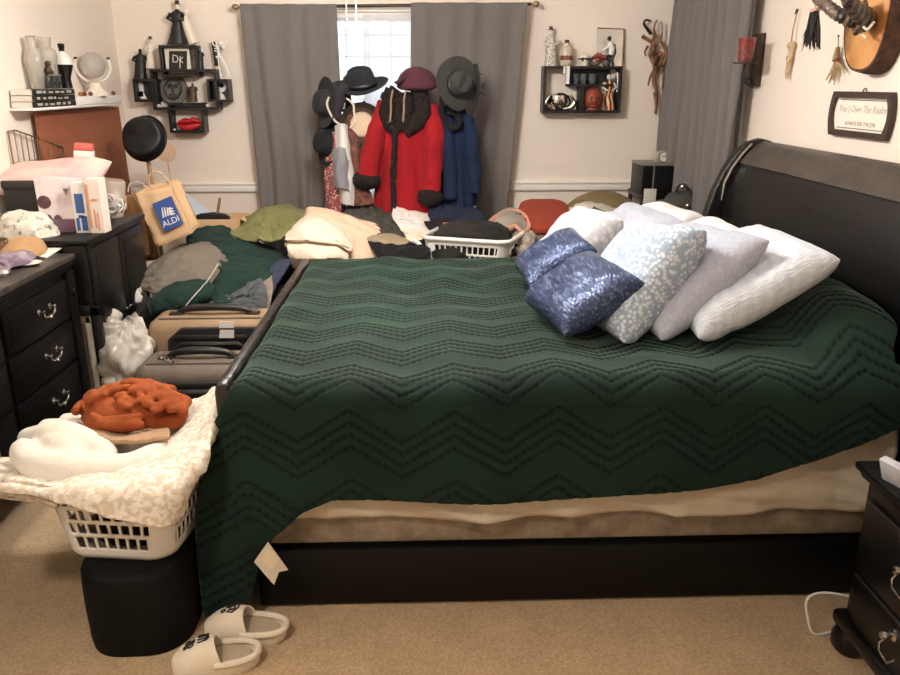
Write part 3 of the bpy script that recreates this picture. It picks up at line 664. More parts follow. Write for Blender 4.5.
# ------------------------------------------------------------------ slippers
SLIP = mat('cream_plush', 'e6dac6', .95, bump=.2, bs=260, sheen=.3)
SLIN = mat('beige_fleece', 'b9a88f', .95, bump=.35, bs=260, sheen=.3)
SOLE = mat('cream_sole', 'ddd0ba', .7)
INK = pla('2a2422', .8)
def slipper(label, toe, heel, mirror, design):
    toe, heel = Vector(toe), Vector(heel); L = (heel-toe).length*1.0
    R = frame_of((0, 0, 1), heel-toe); M = TM((toe+heel)/2, R)
    root = thing('slipper', label, 'slipper', (toe+heel)/2, 'cream slippers')
    def hw(t):           # half width along the foot, t from toe 0 to heel 1
        return .052*(max(0, 1-(2*t-1)**4))**.5*(1.08-.22*t)
    def ring_(z, k, n=48):
        o = []
        for i in range(n):
            a = 2*PI*i/n; t = (1-math.cos(a))/2
            o.append(M @ Vector(((t-.5)*L*k, (1 if a < PI else -1)*hw(t)*k, z)))
        return o
    b = B(); n = 48; vs = []; lv = [(0, .96), (.006, 1.0), (.022, 1.0), (.028, .96)]
    for z, k in lv: vs += ring_(z, k)
    b.raw(vs, [[l*n+i, l*n+(i+1) % n, (l+1)*n+(i+1) % n, (l+1)*n+i] for l in range(3) for i in range(n)]+[list(range(n)), list(range(3*n, 4*n))]); obj('sole', b, SOLE, root)
    b = B(); vs = ring_(.028, .86)+ring_(.034, .80); b.raw(vs, [[i, (i+1) % n, n+(i+1) % n, n+i] for i in range(n)]+[list(range(n, 2*n))]); obj('insole', b, SLIN, root)
    def top(u, v, off=0):
        a = PI*u; t = .004+v*(.60-.10*math.sin(a)); h = .026+.052*math.sin(min(1, t/.42)*PI/2)**.8
        w = hw(t)+off
        return M @ Vector(((t-.5)*L, -math.cos(a)*w, .014+(h+off)*max(0, math.sin(a))**.75))
    b = B(); b.grid(lambda u, v: top(u, v), 40, 26); up = obj('upper', b, SLIP, root, mods=(SOL(.006),), angle=180)
    b = B(); b.tube([M @ Vector(((t-.5)*L, s*hw(t)*.97, .03+.008)) for t, s in [(.50+.5*math.sin(PI/2*min(1, q/10)) if q <= 10 else .50+.5*math.sin(PI/2*(20-q)/10), 1 if q <= 10 else -1) for q in range(21)]], .009, 8); obj('heel_rim', b, SLIP, root)
    def onto(pts, r=.0022):
        bb.tube([top(u, v, .002) for u, v in pts], r, 6)
    bb = B()
    for poly in design: onto(poly)
    pr = obj('printed_motif', bb, INK, up); pr['label'] = 'dark printed drawing on the toe'
def circ(cu, cv, ru, rv, n=14): return [(cu+ru*math.cos(2*PI*k/n), cv+rv*math.sin(2*PI*k/n)) for k in range(n+1)]
des1 = [circ(.50, .42, .035, .07), circ(.44, .46, .03, .06), circ(.46, .36, .03, .06), circ(.54, .40, .03, .06), circ(.5, .5, .03, .05), [(.42, .30), (.48, .42), (.55, .55)], [(.5, .62), (.5, .82), (.56, .86)], [(.60, .62), (.66, .66), (.66, .84), (.56, .84), (.56, .64), (.60, .62)], circ(.61, .74, .025, .06), [(.44, .62), (.46, .82), (.52, .88)]]
des2 = [[(.42, .6), (.40, .75), (.5, .86), (.62, .82), (.62, .66)], [(.45, .62), (.47, .78), (.58, .74)], circ(.5, .72, .05, .06), circ(.55, .6, .03, .05), [(.64, .7), (.68, .9)], circ(.46, .5, .03, .05)]
slipper('cream plush slipper in front, floral drawing on toe, nearest the camera', at(173, 672, Z=0), at(260, 660, Z=0), 0, des1)
slipper('cream plush slipper behind the other one, touching the hanging comforter', at(206, 634, Z=0), at(287, 637, Z=0), 1, des2)
# ------------------------------------------------------------------ left side: cabinet, shelf, brown board and what they carry
cx0, cx1, cy0, cy1, cz = XL+.02, -1.34, 3.13, 3.78, .915
cb = thing('cabinet', 'black two door cabinet between dresser and clothes pile, crowded top', 'cabinet', ((cx0+cx1)/2, (cy0+cy1)/2, 0))
b = B(); b.bx(cx0, cx1, cy0, cy1, .05, cz-.02, .004); b.bx(cx0, cx1-.02, cy0+.02, cy1-.02, 0, .06); obj('body', b, NT, cb)
b = B(); b.bx(cx0, cx1+.02, cy0-.015, cy1+.015, cz-.022, cz, .006); obj('top', b, NT, cb)
for ya, yb, hy in ((cy0+.02, (cy0+cy1)/2-.005, -1), ((cy0+cy1)/2+.005, cy1-.02, 1)):
    b = B(); b.bx(cx1-.005, cx1+.012, ya, yb, .08, cz-.04, .004)
    for z0, z1 in ((.12, .45), (.49, .84)):
        b.bx(cx1+.010, cx1+.016, ya+.04, yb-.04, z0, z1, .003)
    dd = obj('door', b, NT, cb)
    b = B(); y = yb-.02 if hy < 0 else ya+.02
    b.lathe([(0, 0), (.007, .004), (.006, .012), (.011, .018), (0, .026)], 12, TM((cx1+.012, y, .55), frame_of((1, 0, 0), (0, 1, 0)))); obj('knob', b, SILVER, dd)
XF = -1.685; YE = at(122, 98, X=XF).y
b = B(); b.bx(XL, XF, at(31, 95, X=XF).y, YE, 1.388, 1.40, .002)
tag(obj('wall_shelf', b, WHITE), 'white wall shelf high on left wall above the brown board', 'shelf')
q0, q1 = at(33, 103, X=-1.76), at(117, 103, X=-1.76)
b = B(); b.prism([(-1.765, q0.y, 1.375), (-1.765, q1.y, 1.375), (-1.745, q1.y+.02, .3), (-1.745, q0.y, .3)], (.012, 0, 0))
tag(obj('hardboard_panel', b, mat('brown_hardboard', '9a5c40', .75, col2='8d5238', vs=60, bump=.15, bs=120), smooth=False), 'reddish brown hardboard panel standing against left wall below white shelf', 'board')
# books on the shelf: black with pale printed marks
BOOK = pla('1c1b1b', .5); PAGES = pla('d9d3c7', .8)
y0, y1 = at(32, 95, X=XF).y, at(75, 95, X=XF).y
z = 1.40
for k in range(3):
    r = thing('book', ['black book at the bottom of the stack of three on wall shelf', 'middle black book of the stack on white wall shelf', 'top black book of the stack, under the glass vases'][k], 'book', (-1.74, (y0+y1)/2, z), 'black books on the white shelf')
    h = .026; i = .003*k
    b = B(); b.bx(XF-.006+i*.5, XF+i*.5, y0+i, y1-i, z, z+h-.001, .002); obj('spine', b, BOOK, r, smooth=False)
    b = B(); b.bx(-1.78, XF-.006+i*.5, y0+i+.003, y1-i-.003, z+.001, z+h-.002); obj('pages', b, PAGES, r, smooth=False)
    random.seed(k); yy = y0+.04
    while yy < y1-.05:
        w = random.uniform(.02, .05); b = B(); b.bx(XF+i*.5, XF+i*.5+.0015, yy, yy+w, z+.008, z+.008+random.uniform(.006, .012)); yy += w+random.uniform(.012, .04)
        obj('spine_print', b, pla('b9b5ac'), r, smooth=False)
    z += h
b = B(); ya = at(75, 97, X=XF).y+.012; b.bx(-1.78, XF+.004, ya, YE, 1.4005, 1.44, .004)
tag(obj('white_box', b, mat('white_box_card', 'f0ece6', .6)), 'flat white box on wall shelf under the crystal ball', 'box')
zb_ = 1.478
def vase(px, y, x, prof, m, name, label, cat):
    p = at(px, 80, X=x); b = B(); b.lathe(prof, 24, Matrix.Translation((x, p.y, y))); return tag(obj(name, b, m, mods=(SOL(.003),) if m == VGL else ()), label, cat)
VGL = mat('milky_glass', 'f2eee6', .12, trans=.75, alpha=.75)
vase(37, zb_, -1.74, [(.0, 0), (.026, 0), (.03, .01), (.034, .08), (.042, .115), (.038, .145), (.017, .18), (.021, .21), (.024, .225)], VGL, 'glass_vase', 'narrow clear glass vase at left end of the black books', 'vase')
vase(50, zb_, -1.738, [(.0, 0), (.034, 0), (.038, .01), (.042, .12), (.046, .145), (.042, .17), (.025, .185), (.027, .215), (.031, .225)], VGL, 'glass_vase', 'wide clear glass vase behind the small glass casket on books', 'vase')
g = thing('glass_casket', 'small dark glass casket with figure on top, on the black books', 'casket', (-1.72, at(53, 75, X=-1.70).y, zb_))
yc = at(53, 75, X=-1.70).y
b = B(); b.bx(-1.75, -1.69, yc-.06, yc+.06, zb_, zb_+.06, .008); obj('body', b, mat('smoke_glass', '2c2f30', .1, coat=.5), g)
b = B(); b.tube([(-1.69, yc+sy*.061, zb_) for sy in (-1, 1)], .002); b.tube([(-1.69, yc-.06, zb_+.06), (-1.69, yc+.06, zb_+.06)], .003); obj('edge_trim', b, SILVER, g)
b = B(); b.ball((-1.72, yc+.0, zb_+.08), (.018, .02, .022)); b.ball((-1.715, yc-.004, zb_+.11), .013); b.ball((-1.72, yc+.03, zb_+.072), (.015, .02, .016)); obj('figure', b, mat('bronze_figure', '4b3a2c', .5), g)
bt = thing('bottle', 'black and white waisted bottle at right of the glass casket', 'bottle', (-1.72, at(65, 75, X=-1.72).y, zb_)); yb_ = at(65, 75, X=-1.72).y; MB_ = Matrix.Translation((-1.72, yb_, zb_)) @ Matrix.Scale(.93, 4)
b = B(); b.lathe([(0, 0), (.026, 0), (.03, .005), (.026, .05), (.044, .11), (.044, .118)], 24, MB_); obj('lower_body', b, pla('121214', .2), bt)
b = B(); b.lathe([(.044, .118), (.043, .14), (.034, .16), (.016, .175), (.013, .185)], 24, MB_); obj('upper_body', b, pla('eceae6', .3), bt)
b = B(); b.lathe([(0, .183), (.014, .183), (.013, .195), (.016, .2), (.016, .22), (0, .222)], 16, MB_); obj('stopper', b, pla('121214', .3), bt)
yc = at(94, 75, X=-1.71).y
cbl = thing('crystal_ball', 'clear crystal ball in a white ring stand on the white box', 'crystal ball', (-1.71, yc, 1.44)); Mc = Matrix.Translation((-1.71, yc, 1.44))
IV = mat('ivory_stand', 'ebe2d4', .4)
b = B(); b.lathe([(0, 0), (.06, 0), (.062, .012), (.04, .03), (.028, .045), (.028, .065), (.04, .075), (0, .08)], 24, Mc); obj('foot', b, IV, cbl)
b = B(); b.tube([Mc @ Vector((.083*.92*math.sin(a), .083*.39*math.sin(a), .15-.083*math.cos(a))) for a in [-2.0+4.0*k/30 for k in range(31)]], .008, 8); obj('ring', b, IV, cbl)
b = B(); b.ball(Mc @ Vector((0, 0, .152)), .064, u=32, v=20); obj('ball', b, mat('crystal', 'd9d2ce', .05, trans=.55, spec=.7), cbl)
for s in (-1, 1):
    b = B(); b.ball(Mc @ Vector((s*.078*.92, s*.078*.39, .185)), .009, u=10, v=8); obj('pivot', b, BOOK, cbl)
tk = ['a46a3a', '7a2b26', '5a3a30', '8a2f28', 'c9b48a', '6e4a3a']
for k, px in enumerate((80, 84, 90, 97, 103, 113)):
    p = at(px, 90, X=-1.70+.002*k); b = B(); b.ball((p.x, min(p.y, YE-.03), 1.4515), (.011, .014, .011), u=10, v=8)
    tag(obj('trinket', b, pla(tk[k], .4)), ['tan bead at left end of white box top', 'dark red bead left below crystal ball stand', 'brown bead in front of crystal ball foot', 'red brown bead right of crystal ball foot', 'pale bead on white box right of crystal ball', 'brown bead near right end of white box'][k], 'bead', 'trinkets on the white box')
# ---- hat on a stick, small fan
def hat(name, label, c, up, crown_r, crown_h, brim_r, m, band=None, brim_wave=.02, dent=.25, xdir=(1, 0, 0), droop=.0, seed=1, oval=1.2, parts_group=None, tapered=.86):
    M = TM(c, frame_of(up, xdir)); root = thing(name, label, 'hat', c, parts_group)
    def wob(p, a, i):
        d = max(0, (p.xy.length-crown_r)/max(brim_r-crown_r, 1e-4))
        p = Vector((p.x*oval, p.y, p.z+brim_wave*d*math.cos(2*a)-droop*d*d+.006*nz((p.x, p.y, p.z), 14, seed)))
        if p.z > crown_h*.6 and d <= 0: p.z -= dent*crown_h*math.exp(-(p.y/(crown_r*.35))**2)*(p.z/crown_h)
        return p
    b = B(); b.lathe([(0, crown_h*.97), (crown_r*.45, crown_h), (crown_r*tapered*.92, crown_h*.96), (crown_r*tapered, crown_h*.82), (crown_r*.97, crown_h*.25), (crown_r*1.0, .0), (crown_r*1.0, -.004)], 36, M, wob); obj('crown', b, m, root, mods=(SOL(.003), SUB(1)), angle=180)
    b = B(); b.lathe([(crown_r*.90, .0), (crown_r*1.08, -.002), (crown_r+(brim_r-crown_r)*.5, 0), (crown_r+(brim_r-crown_r)*.9, .004), (brim_r, .008)], 48, M, wob); obj('brim', b, m, root, mods=(SOL(.004), SUB(1)), angle=180)
    if band:
        b = B(); b.lathe([(crown_r*1.015, .002), (crown_r*1.0, crown_h*.3)], 36, M, lambda p, a, i: Vector((p.x*oval, p.y, p.z))); obj('band', b, band, root, mods=(SOL(.003, 1),))
    return root
BFELT = fab('1d1c1d', bump=.3, bs=120, sheen=.05); BGLOSS = mat('black_shiny_felt', '0a0a0b', .5, bump=.3, bs=30)
pole = thing('hat_stand', 'light wooden pole holding the shiny black hat', 'hat stand', (-1.52, 4.35, 0))
tp, bp = at(148, 160, Y=4.35), at(153, 190, Y=4.35)
b = B(); b.tube([tp+Vector((0, 0, .1)), tp, bp, (bp.x+.02, 4.35, .03)], .011, 10); obj('pole', b, pla('a98a63', .5), pole)
b = B(); b.lathe([(0, 0), (.13, 0), (.13, .015), (.03, .03), (0, .03)], 24, Matrix.Translation((bp.x+.02, 4.35, 0))); obj('base', b, BOOK, pole)
b = B(); b.lathe([(0, 0), (.014, 0), (.018, .012), (.01, .03), (0, .032)], 12, Matrix.Translation(tp+Vector((0, -.0, .09)))); obj('knob', b, SILVER, pole)
hc = at(143, 136, Y=4.30)
hat('hat', 'shiny black round hat on the pole below corner shelf', hc+Vector((-.01, .03, -.01)), (-.12, -.92, .28), .112, .045, .120, BGLOSS, brim_wave=.004, dent=.35, oval=1.0, droop=.03, tapered=.93)
p = at(167, 152, Y=4.6); b = B(); b.lathe([(0, 0), (.05, 0), (.055, .004), (.055, .008), (0, .01)], 28, TM(p, frame_of((0, -1, .1)))); b.tube([p, p+Vector((0, .01, -.16)), (p.x, 4.64, .70)], .005)
tag(obj('paddle_fan', b, mat('woven_fan', 'd8b89a', .8, bump=.5, bs=80)), 'small round tan hand fan peeking out behind the shiny hat', 'hand fan')

# ---- things on the cabinet
ct_ = cz
def blob(name, label, cat, c, r, m, amp=.12, fs=7, seed=1, pw=.8, **k): return tag(heap(name, c, r, m, amp=amp, fs=fs, seed=seed, pw=pw, **k), label, cat)
p0, p1 = at(9, 200, Y=3.5), at(52, 200, Y=3.5)
bb = thing('storage_box', 'dark grey box on cabinet under the pale pink pillow', 'box', ((p0.x+p1.x)/2, 3.52, ct_))
x0, x1 = XL+.03, at(52, 200, Y=3.46).x
b = B(); b.bx(x0, x1, 3.40, 3.66, ct_, ct_+.17, .006); obj('body', b, pla('24241f', .6), bb)
b = B(); b.bx(x0-.004, x1+.006, 3.394, 3.666, ct_+.165, ct_+.2, .006); obj('lid', b, pla('2e2d28', .6), bb)
pillow('pink_pillow', 'pale pink pillow lying on dark box against the brown board', at(53, 176, Y=3.52), (1, .05, .05), (-.02, .9, .30), .46, .24, .085, mat('pink_cotton', 'e3c8bc', .9, col2='dda9ab', vs=7, bump=.3, bs=60), seed=14)
b = thing('gift_bag', 'clear picture bag with pink print on the cabinet', 'bag', (at(58, 230, Y=3.35).x, 3.35, ct_))
xa, xb = at(44, 210, Y=3.34).x, at(77, 210, Y=3.34).x; zt_ = at(58, 180, Y=3.34).z
g = B(); g.prism([(xa, 3.30, ct_), (xb, 3.30, ct_), (xb+.012, 3.315, zt_), (xa-.012, 3.315, zt_+.01)], (0, .10, 0)); obj('body', g, mat('pink_white_print', 'e9dfe0', .3, col2='cdb4ba', vs=14, lo=.45, hi=.7, coat=.4), b, smooth=False)
g = B(); g.bx(xa-.001, xb+.001, 3.296, 3.298, ct_+.002, ct_+.055); obj('lower_print', g, mat('slate_print', '55606e', .4, col2='7c4556', vs=25), b, smooth=False)
g = B(); g.prism([(xb-.03, 3.302, zt_-.03), (xb-.01, 3.302, zt_-.03), (xb-.02, 3.30, zt_-.055)], (0, .002, 0)); obj('triangle_mark', g, pla('7d6a70'), b, smooth=False)
g = B(); g.ball(((xa+.02), 3.31, ct_+.12), (.03, .006, .03)); g.ball((xa+.03, 3.30, ct_+.045), (.02, .004, .03)); g.ball((xa+.07, 3.30, ct_+.045), (.018, .004, .028)); obj('printed_faces', g, mat('print_faces', '6d3d46', .5, col2='3b3038', vs=30), b)
def card(name, label, cat, x0, x1, ztop, y, d, m1, m2, strip):
    r = thing(name, label, cat, ((x0+x1)/2, y, ct_))
    g = B(); g.bx(x0, x1, y, y+d, ct_, ztop, .002); obj('body', g, m1, r, smooth=False)
    g = B()
    for (u0, u1, v0, v1) in strip: g.bx(x0+(x1-x0)*u0, x0+(x1-x0)*u1, y-.002, y, ct_+(ztop-ct_)*v0, ct_+(ztop-ct_)*v1)
    obj('print', g, m2, r, smooth=False); return r
card('paper_carton', 'white carton with blue print standing on the cabinet', 'carton', at(74, 200, Y=3.3).x, at(88, 200, Y=3.3).x, at(80, 182, Y=3.3).z, 3.28, .05, pla('f0ece8', .5), pla('3a5f9c', .5), [(.2, .8, .4, .78), (.12, .35, .05, .3), (.5, .9, .05, .34), (.3, .7, .3, .36)])
card('paper_carton', 'white carton with peach print, right of the blue printed carton', 'carton', at(89.5, 200, Y=3.3).x, at(104, 200, Y=3.3).x, at(97, 178, Y=3.3).z, 3.27, .07, pla('ece0d4', .5), pla('d59a78', .5), [(.05, .2, .1, .9), (.4, .5, .1, .45), (.6, .7, .05, .38), (.3, .75, .6, .64)])
b = thing('red_carton', 'small red and white carton on the pink pillow before brown board', 'carton', at(79, 158, Y=3.6)); p = at(79, 158, Y=3.6)
g = B(); g.box(p+Vector((0, .06, .01)), (.08, .05, .035), M=Euler((0, .1, .2)).to_matrix(), bev=.003); obj('body', g, pla('efe6e0', .5), b)
g = B(); g.box(p+Vector((.004, .06, .044)), (.075, .048, .03), M=Euler((0, .1, .2)).to_matrix(), bev=.003); obj('lid', g, pla('d9665c', .5), b)
blob('plastic_bag', 'white plastic bag of oddments between dresser top and dark box', 'bag', at(30, 230, Y=3.24)+Vector((-.01, 0, -.06)), (.105, .08, .12), mat('white_bag_plastic', 'dcd6c8', .4, col2='6d6455', vs=30, lo=.55, hi=.68, bump=.4, bs=40), amp=.2, fs=14, seed=31)
w = B(); random.seed(3)
cw_ = at(113, 205, Y=3.66)
for k in range(9):
    pts = []
    ph = random.random()*6
    for q in range(34):
        a = q*.42+ph
        pts.append(cw_+Vector((.045*math.cos(a)*(.6+.4*math.sin(q*.21+k)), .04*math.sin(a*.7+k), .055*math.sin(a)*(.5+.5*math.cos(q*.17+k*2))+.0)))
    w.tube([Vector((p.x, min(max(p.y, 3.60), 3.74), max(p.z, ct_+.006))) for p in pts], .0035, 6)
tag(obj('wire_bundle', w, WHITEPLASTIC), 'tangled bundle of white wire at right end of cabinet top', 'wire')
b = B(); p = at(112, 190, Y=3.72); b.lathe([(0, 0), (.05, 0), (.055, .01), (.062, .16), (.055, .17), (.0, .175)], 20, TM((p.x-.01, 3.7, ct_), Euler((0, .12, 0)).to_matrix()))
tag(obj('plastic_tub', b, mat('cloudy_plastic', 'ecdccb', .2, alpha=.45)), 'cloudy clear plastic tub behind white wire bundle', 'tub')
b = B()
def onwall(px, py): return at(px, py, X=XL+.012)
p_tl, p_tr, p_bl, p_br = onwall(8, 131), onwall(11, 131), onwall(8, 160), onwall(57, 160)
y_a, y_b = p_tl.y, p_br.y; z_t, z_b = p_tl.z, p_bl.z-.02
b.tube([(XL+.012, y_a, z_b), (XL+.012, y_a, z_t), (XL+.02, y_a+.05, z_t), (XL+.05, y_b, z_b+.04), (XL+.05, y_b, z_b), (XL+.012, y_a, z_b)], .004, 6)
for k in range(1, 10):
    f = k/10; y = y_a+(y_b-y_a)*f; zt2 = z_t+(z_b+.04-z_t)*max(0, (f-.1)/.9)
    b.tube([(XL+.012+.038*f, y, z_b), (XL+.012+.038*f, y, zt2)], .0025, 6)
tag(obj('wire_rack', b, mat('bronze_wire', '8a7a60', .4, .7)), 'slanted bronze wire rack on the left wall behind pink pillow', 'rack')

# ---- things on the dresser top
zd = dz
def flat(name, label, cat, px_, m, h=.004, smooth=False):
    b = B(); b.prism([at(x, y, Z=zd+.001) for x, y in px_], (0, 0, h)); return tag(obj(name, b, m, smooth=smooth), label, cat)
flat('paper_card', 'white rectangular card lying at back edge of dresser top', 'card', [(27, 255), (46, 258.5), (62, 248.5), (42, 247)], pla('efe9e0', .6))
b = B(); p = at(27, 265, Z=zd); b.lathe([(0, 0), (.012, 0), (.04, .004), (.05, .008), (.04, .007), (0, .004)], 24, Matrix.Translation(p+Vector((0, 0, .001)))); tag(obj('saucer', b, pla('e6dfd2', .35)), 'small white saucer on dresser top in front of the card', 'saucer')
p = at(20, 246, Z=zd+.04); b = thing('soft_pouch', 'tan soft pouch lying on dresser top behind the lilac cloth', 'pouch', p-Vector((0, 0, .04)))
hp = heap('body', (p.x, p.y, zd+.012), (.07, .10, .055), fab('b08b62', bump=.3, bs=60), amp=.12, fs=9, seed=6, pw=.75, parent=b)
blob('lilac_cloth', 'crumpled lilac grey cloth on dresser top at left edge', 'cloth', Vector((at(8, 266, Z=zd).x, at(8, 266, Z=zd).y, zd+.012)), (.06, .10, .03), fab('a998a3', col2='6d5f6b', vs=20), amp=.25, fs=13, seed=8)
b = B(); p = at(4, 243, Z=zd); b.lathe([(0, 0), (.04, 0), (.045, .03), (.04, .045), (.05, .05), (0, .055)], 24, Matrix.Translation(p+Vector((-.03, .06, .001)))); tag(obj('round_tin', b, pla('2a2826', .4)), 'dark round tin at far left of dresser top', 'tin')
b = B(); p = at(8, 232, Y=3.05); b.lathe([(0, 0), (.03, 0), (.045, .05), (.048, .075), (.044, .075), (.03, .01)], 24, Matrix.Translation((p.x+.01, 2.92, zd+.001))); tag(obj('woven_cup', b, mat('wicker', '8a6b4c', .8, bump=.8, bs=90, btex='wave')), 'small brown woven cup beside white plastic bag', 'cup')
b = B(); p = at(4, 276, Z=zd); b.lathe([(0, 0), (.03, 0), (.034, .012), (.03, .02), (0, .022)], 20, Matrix.Translation(p+Vector((-.01, .0, .001)))); tag(obj('silver_dish', b, SILVER), 'little silver dish at left edge of dresser top', 'dish')

# ---- framed mirror on the floor between dresser and cabinet
fr = thing('picture_frame', 'black framed picture with pale mount standing on floor beside dresser', 'picture frame', (-1.45, 3.08, 0))
x1f, x0f, zf = at(103, 330, Y=3.085).x, -1.72, at(100, 306, Y=3.085).z
b = B(); fw_ = .04
for a in ((x0f, x1f, 0, fw_), (x0f, x1f, zf-fw_, zf), (x0f, x0f+fw_, 0, zf), (x1f-fw_, x1f, 0, zf)): b.bx(a[0], a[1], 3.075, 3.10, a[2], a[3], .004)
obj('frame', b, BLACKFRAME, fr)
b = B()
for a in ((x0f+fw_, x1f-fw_, fw_, fw_+.04), (x0f+fw_, x1f-fw_, zf-fw_-.035, zf-fw_), (x0f+fw_, x0f+fw_+.03, fw_, zf-fw_), (x1f-fw_-.03, x1f-fw_, fw_, zf-fw_)): b.bx(a[0], a[1], 3.082, 3.095, a[2], a[3], .006)
obj('inner_mount', b, mat('aged_white_mount', 'd9d2c4', .6, col2='b8ae9c', vs=12), fr)
b = B(); b.bx(x0f+fw_, x1f-fw_, 3.088, 3.094, fw_, zf-fw_); obj('picture', b, mat('faded_picture', 'b7b1a3', .3, col2='9b9485', vs=5), fr, smooth=False)

# ---- white plastic bag, suitcases
tag(cloth('plastic_bag', P([
    [(104, 316, 3.38), (107, 306, 3.42), (112, 318, 3.42), (128, 326, 3.42), (142, 322, 3.40)],
    [(105, 335, 3.24), (109, 328, 3.22), (118, 336, 3.2), (134, 338, 3.22), (147, 334, 3.26)],
    [(106, 360, 3.18), (110, 356, 3.12), (122, 360, 3.10), (136, 362, 3.12), (146, 356, 3.18)],
    [(109, 385, 3.18), (114, 388, 3.12), (122, 390, 3.10), (134, 388, 3.12), (142, 385, 3.18)],
    [(108, 430, 3.2), (114, 440, 3.14), (122, 440, 3.12), (132, 440, 3.14), (138, 430, 3.2)]]),
    mat('grey_white_plastic', 'c4bdb3', .3, bump=.7, bs=22, col2='8e867b', vs=9), fold=.045, fs=8, thick=.004, seed=17), 'crumpled whitish plastic bag between picture frame and tan suitcase', 'bag')
SUIT = mat('taupe_suitcase_cloth', '6a5d52', .75, bump=.3, bs=200, col2='5d5148', vs=7)
TANS = mat('tan_suitcase_cloth', '9a7f62', .75, bump=.3, bs=200, col2='8b7257', vs=7)
def suitcase(label, x0, x1, y0, y1, h, m, tagged):
    r = thing('suitcase', label, 'suitcase', ((x0+x1)/2, (y0+y1)/2, 0))
    b = B(); b.bx(x0, x1, y0, y1, .04, h, .045); obj('shell', b, m, r, angle=60)
    b = B(); b.bx(x0+.12, x1-.10, y0-.012, y0+.01, h-.20, h-.05, .01) ; b.bx(x0+.12, x1-.10, y0-.02, y0-.005, h-.075, h-.05, .006); obj('handle_recess', b, pla('1b1a1a', .5), r)
    b = B(); b.tube([(x0+.14, y0-.022, h-.10), (x0+.16, y0-.03, h-.085), (x1-.14, y0-.03, h-.085), (x1-.12, y0-.022, h-.10)], .011, 8); obj('pull_handle', b, pla('252424', .35), r)
    ym = (y0+y1)/2
    b = B(); b.tube([cr([Vector(p) for p in ((x0+.10, ym, h-.002), (x0+.14, ym, h+.022), ((x0+x1)/2, ym-.01, h+.034), (x1-.14, ym, h+.022), (x1-.10, ym, h-.002))], k/16) for k in range(17)], [.008+.008*math.sin(PI*k/16) for k in range(17)], 10)
    b.box((x0+.10, ym, h+.003), (.06, .04, .012), bev=.004); b.box((x1-.10, ym, h+.003), (.06, .04, .012), bev=.004); obj('top_handle', b, pla('1d1c1c', .4), r)
    b = B(); b.tube([(x, y, z) for x, y, z in ((x0-.001, y0+.05, .1), (x0-.001, y0+.05, h-.05), (x0+.05, y0+.05, h+.001), (x1-.05, y0+.05, h+.001), (x1+.001, y0+.05, h-.05), (x1+.001, y0+.05, .1))], .005, 6); obj('zipper', b, pla('3c342d', .6), r)
    for x in (x0+.05, x1-.05):
        for y in (y0+.05, y1-.05):
            b = B(); b.lathe([(0, -.012), (.022, -.012), (.026, -.006), (.026, .006), (.022, .012), (0, .012)], 14, TM((x, y, .026), frame_of((1, 0, 0)))); obj('wheel', b, pla('161616'), r)
    return r
z1s = at(195, 352, Y=3.0).z
s1 = suitcase('taupe suitcase standing nearest the camera behind basket, chain on handle', at(136, 350, Y=2.95).x, -.65, 2.86, 3.12, z1s-.02, SUIT, False)
hcx = at(172, 360, Y=2.97)
for k in range(7):
    p = Vector((at(160, 360, Y=2.95).x+.012*k, 2.97-.012*k, z1s-.012+.0*k)); b = B(); b.tube([p+Matrix.Rotation(k*1.4, 3, (1, -.8, 0)) @ Vector((.009*math.cos(a), .006*math.sin(a), 0)) for a in [2*PI*q/10 for q in range(11)]], .0022, 6, cap=False)
    obj('chain_link', b, SILVER, s1)
s2 = suitcase('tan suitcase with black front panel and white luggage tags', at(146, 330, Y=3.22).x, -.645, 3.20, 3.46, at(190, 316, Y=3.3).z, TANS, True)
z2 = at(190, 316, Y=3.3).z
b = B(); xa, xb = at(163, 340, Y=3.19).x, -.655; b.prism([(xa, 3.187, z2-.25), (xb, 3.187, z2-.25), (xb, 3.187, z2-.02), (xa+.08, 3.187, z2-.02), (xa+.02, 3.187, z2-.07)], (0, .02, 0)); obj('front_panel', b, pla('1c1b1b', .55), s2, smooth=False, mods=(('BEVEL', dict(width=.006, segments=2)),))
for y0_, y1_ in ((321.5, 328), (330, 338)):
    q = [at(220, y0_, Y=3.165), at(234, y0_, Y=3.165), at(234, y1_, Y=3.165), at(219, y1_, Y=3.165)]
    b = B(); b.prism(q, (0, .003, 0)); obj('luggage_tag', b, pla('e6e2dc', .5), s2, smooth=False)

# ---- heap of clothes left of the bed
tag(heap('clothes_heap', (-1.02, 4.20, .0), (.46, .50, .60), fab('37342f', col2='23211f', vs=4), amp=.08, fs=4, seed=41, pw=.82, u=90, v=50), 'dark heap of clothes on the floor carrying jackets and bags', 'clothes')['kind'] = 'stuff'
tag(cloth('grey_jacket', P([
    [(160, 262, 4.0), (180, 248, 4.1), (205, 240, 4.15), (235, 252, 4.1)],
    [(140, 276, 3.8), (165, 262, 3.75), (200, 256, 3.75), (228, 262, 3.8)],
    [(136, 288, 3.68), (158, 284, 3.6), (188, 282, 3.58), (216, 276, 3.62)],
    [(150, 292, 3.62), (160, 296, 3.55), (184, 296, 3.52), (204, 288, 3.55)]]), fab('7d7468', col2='6e665b', vs=5), fold=.012, fs=7, thick=.014, seed=43), 'taupe grey jacket body spread on heap below the paper bag', 'jacket')
DG = fab('172b26', bump=.3, bs=120, col2='1c332c', vs=5)
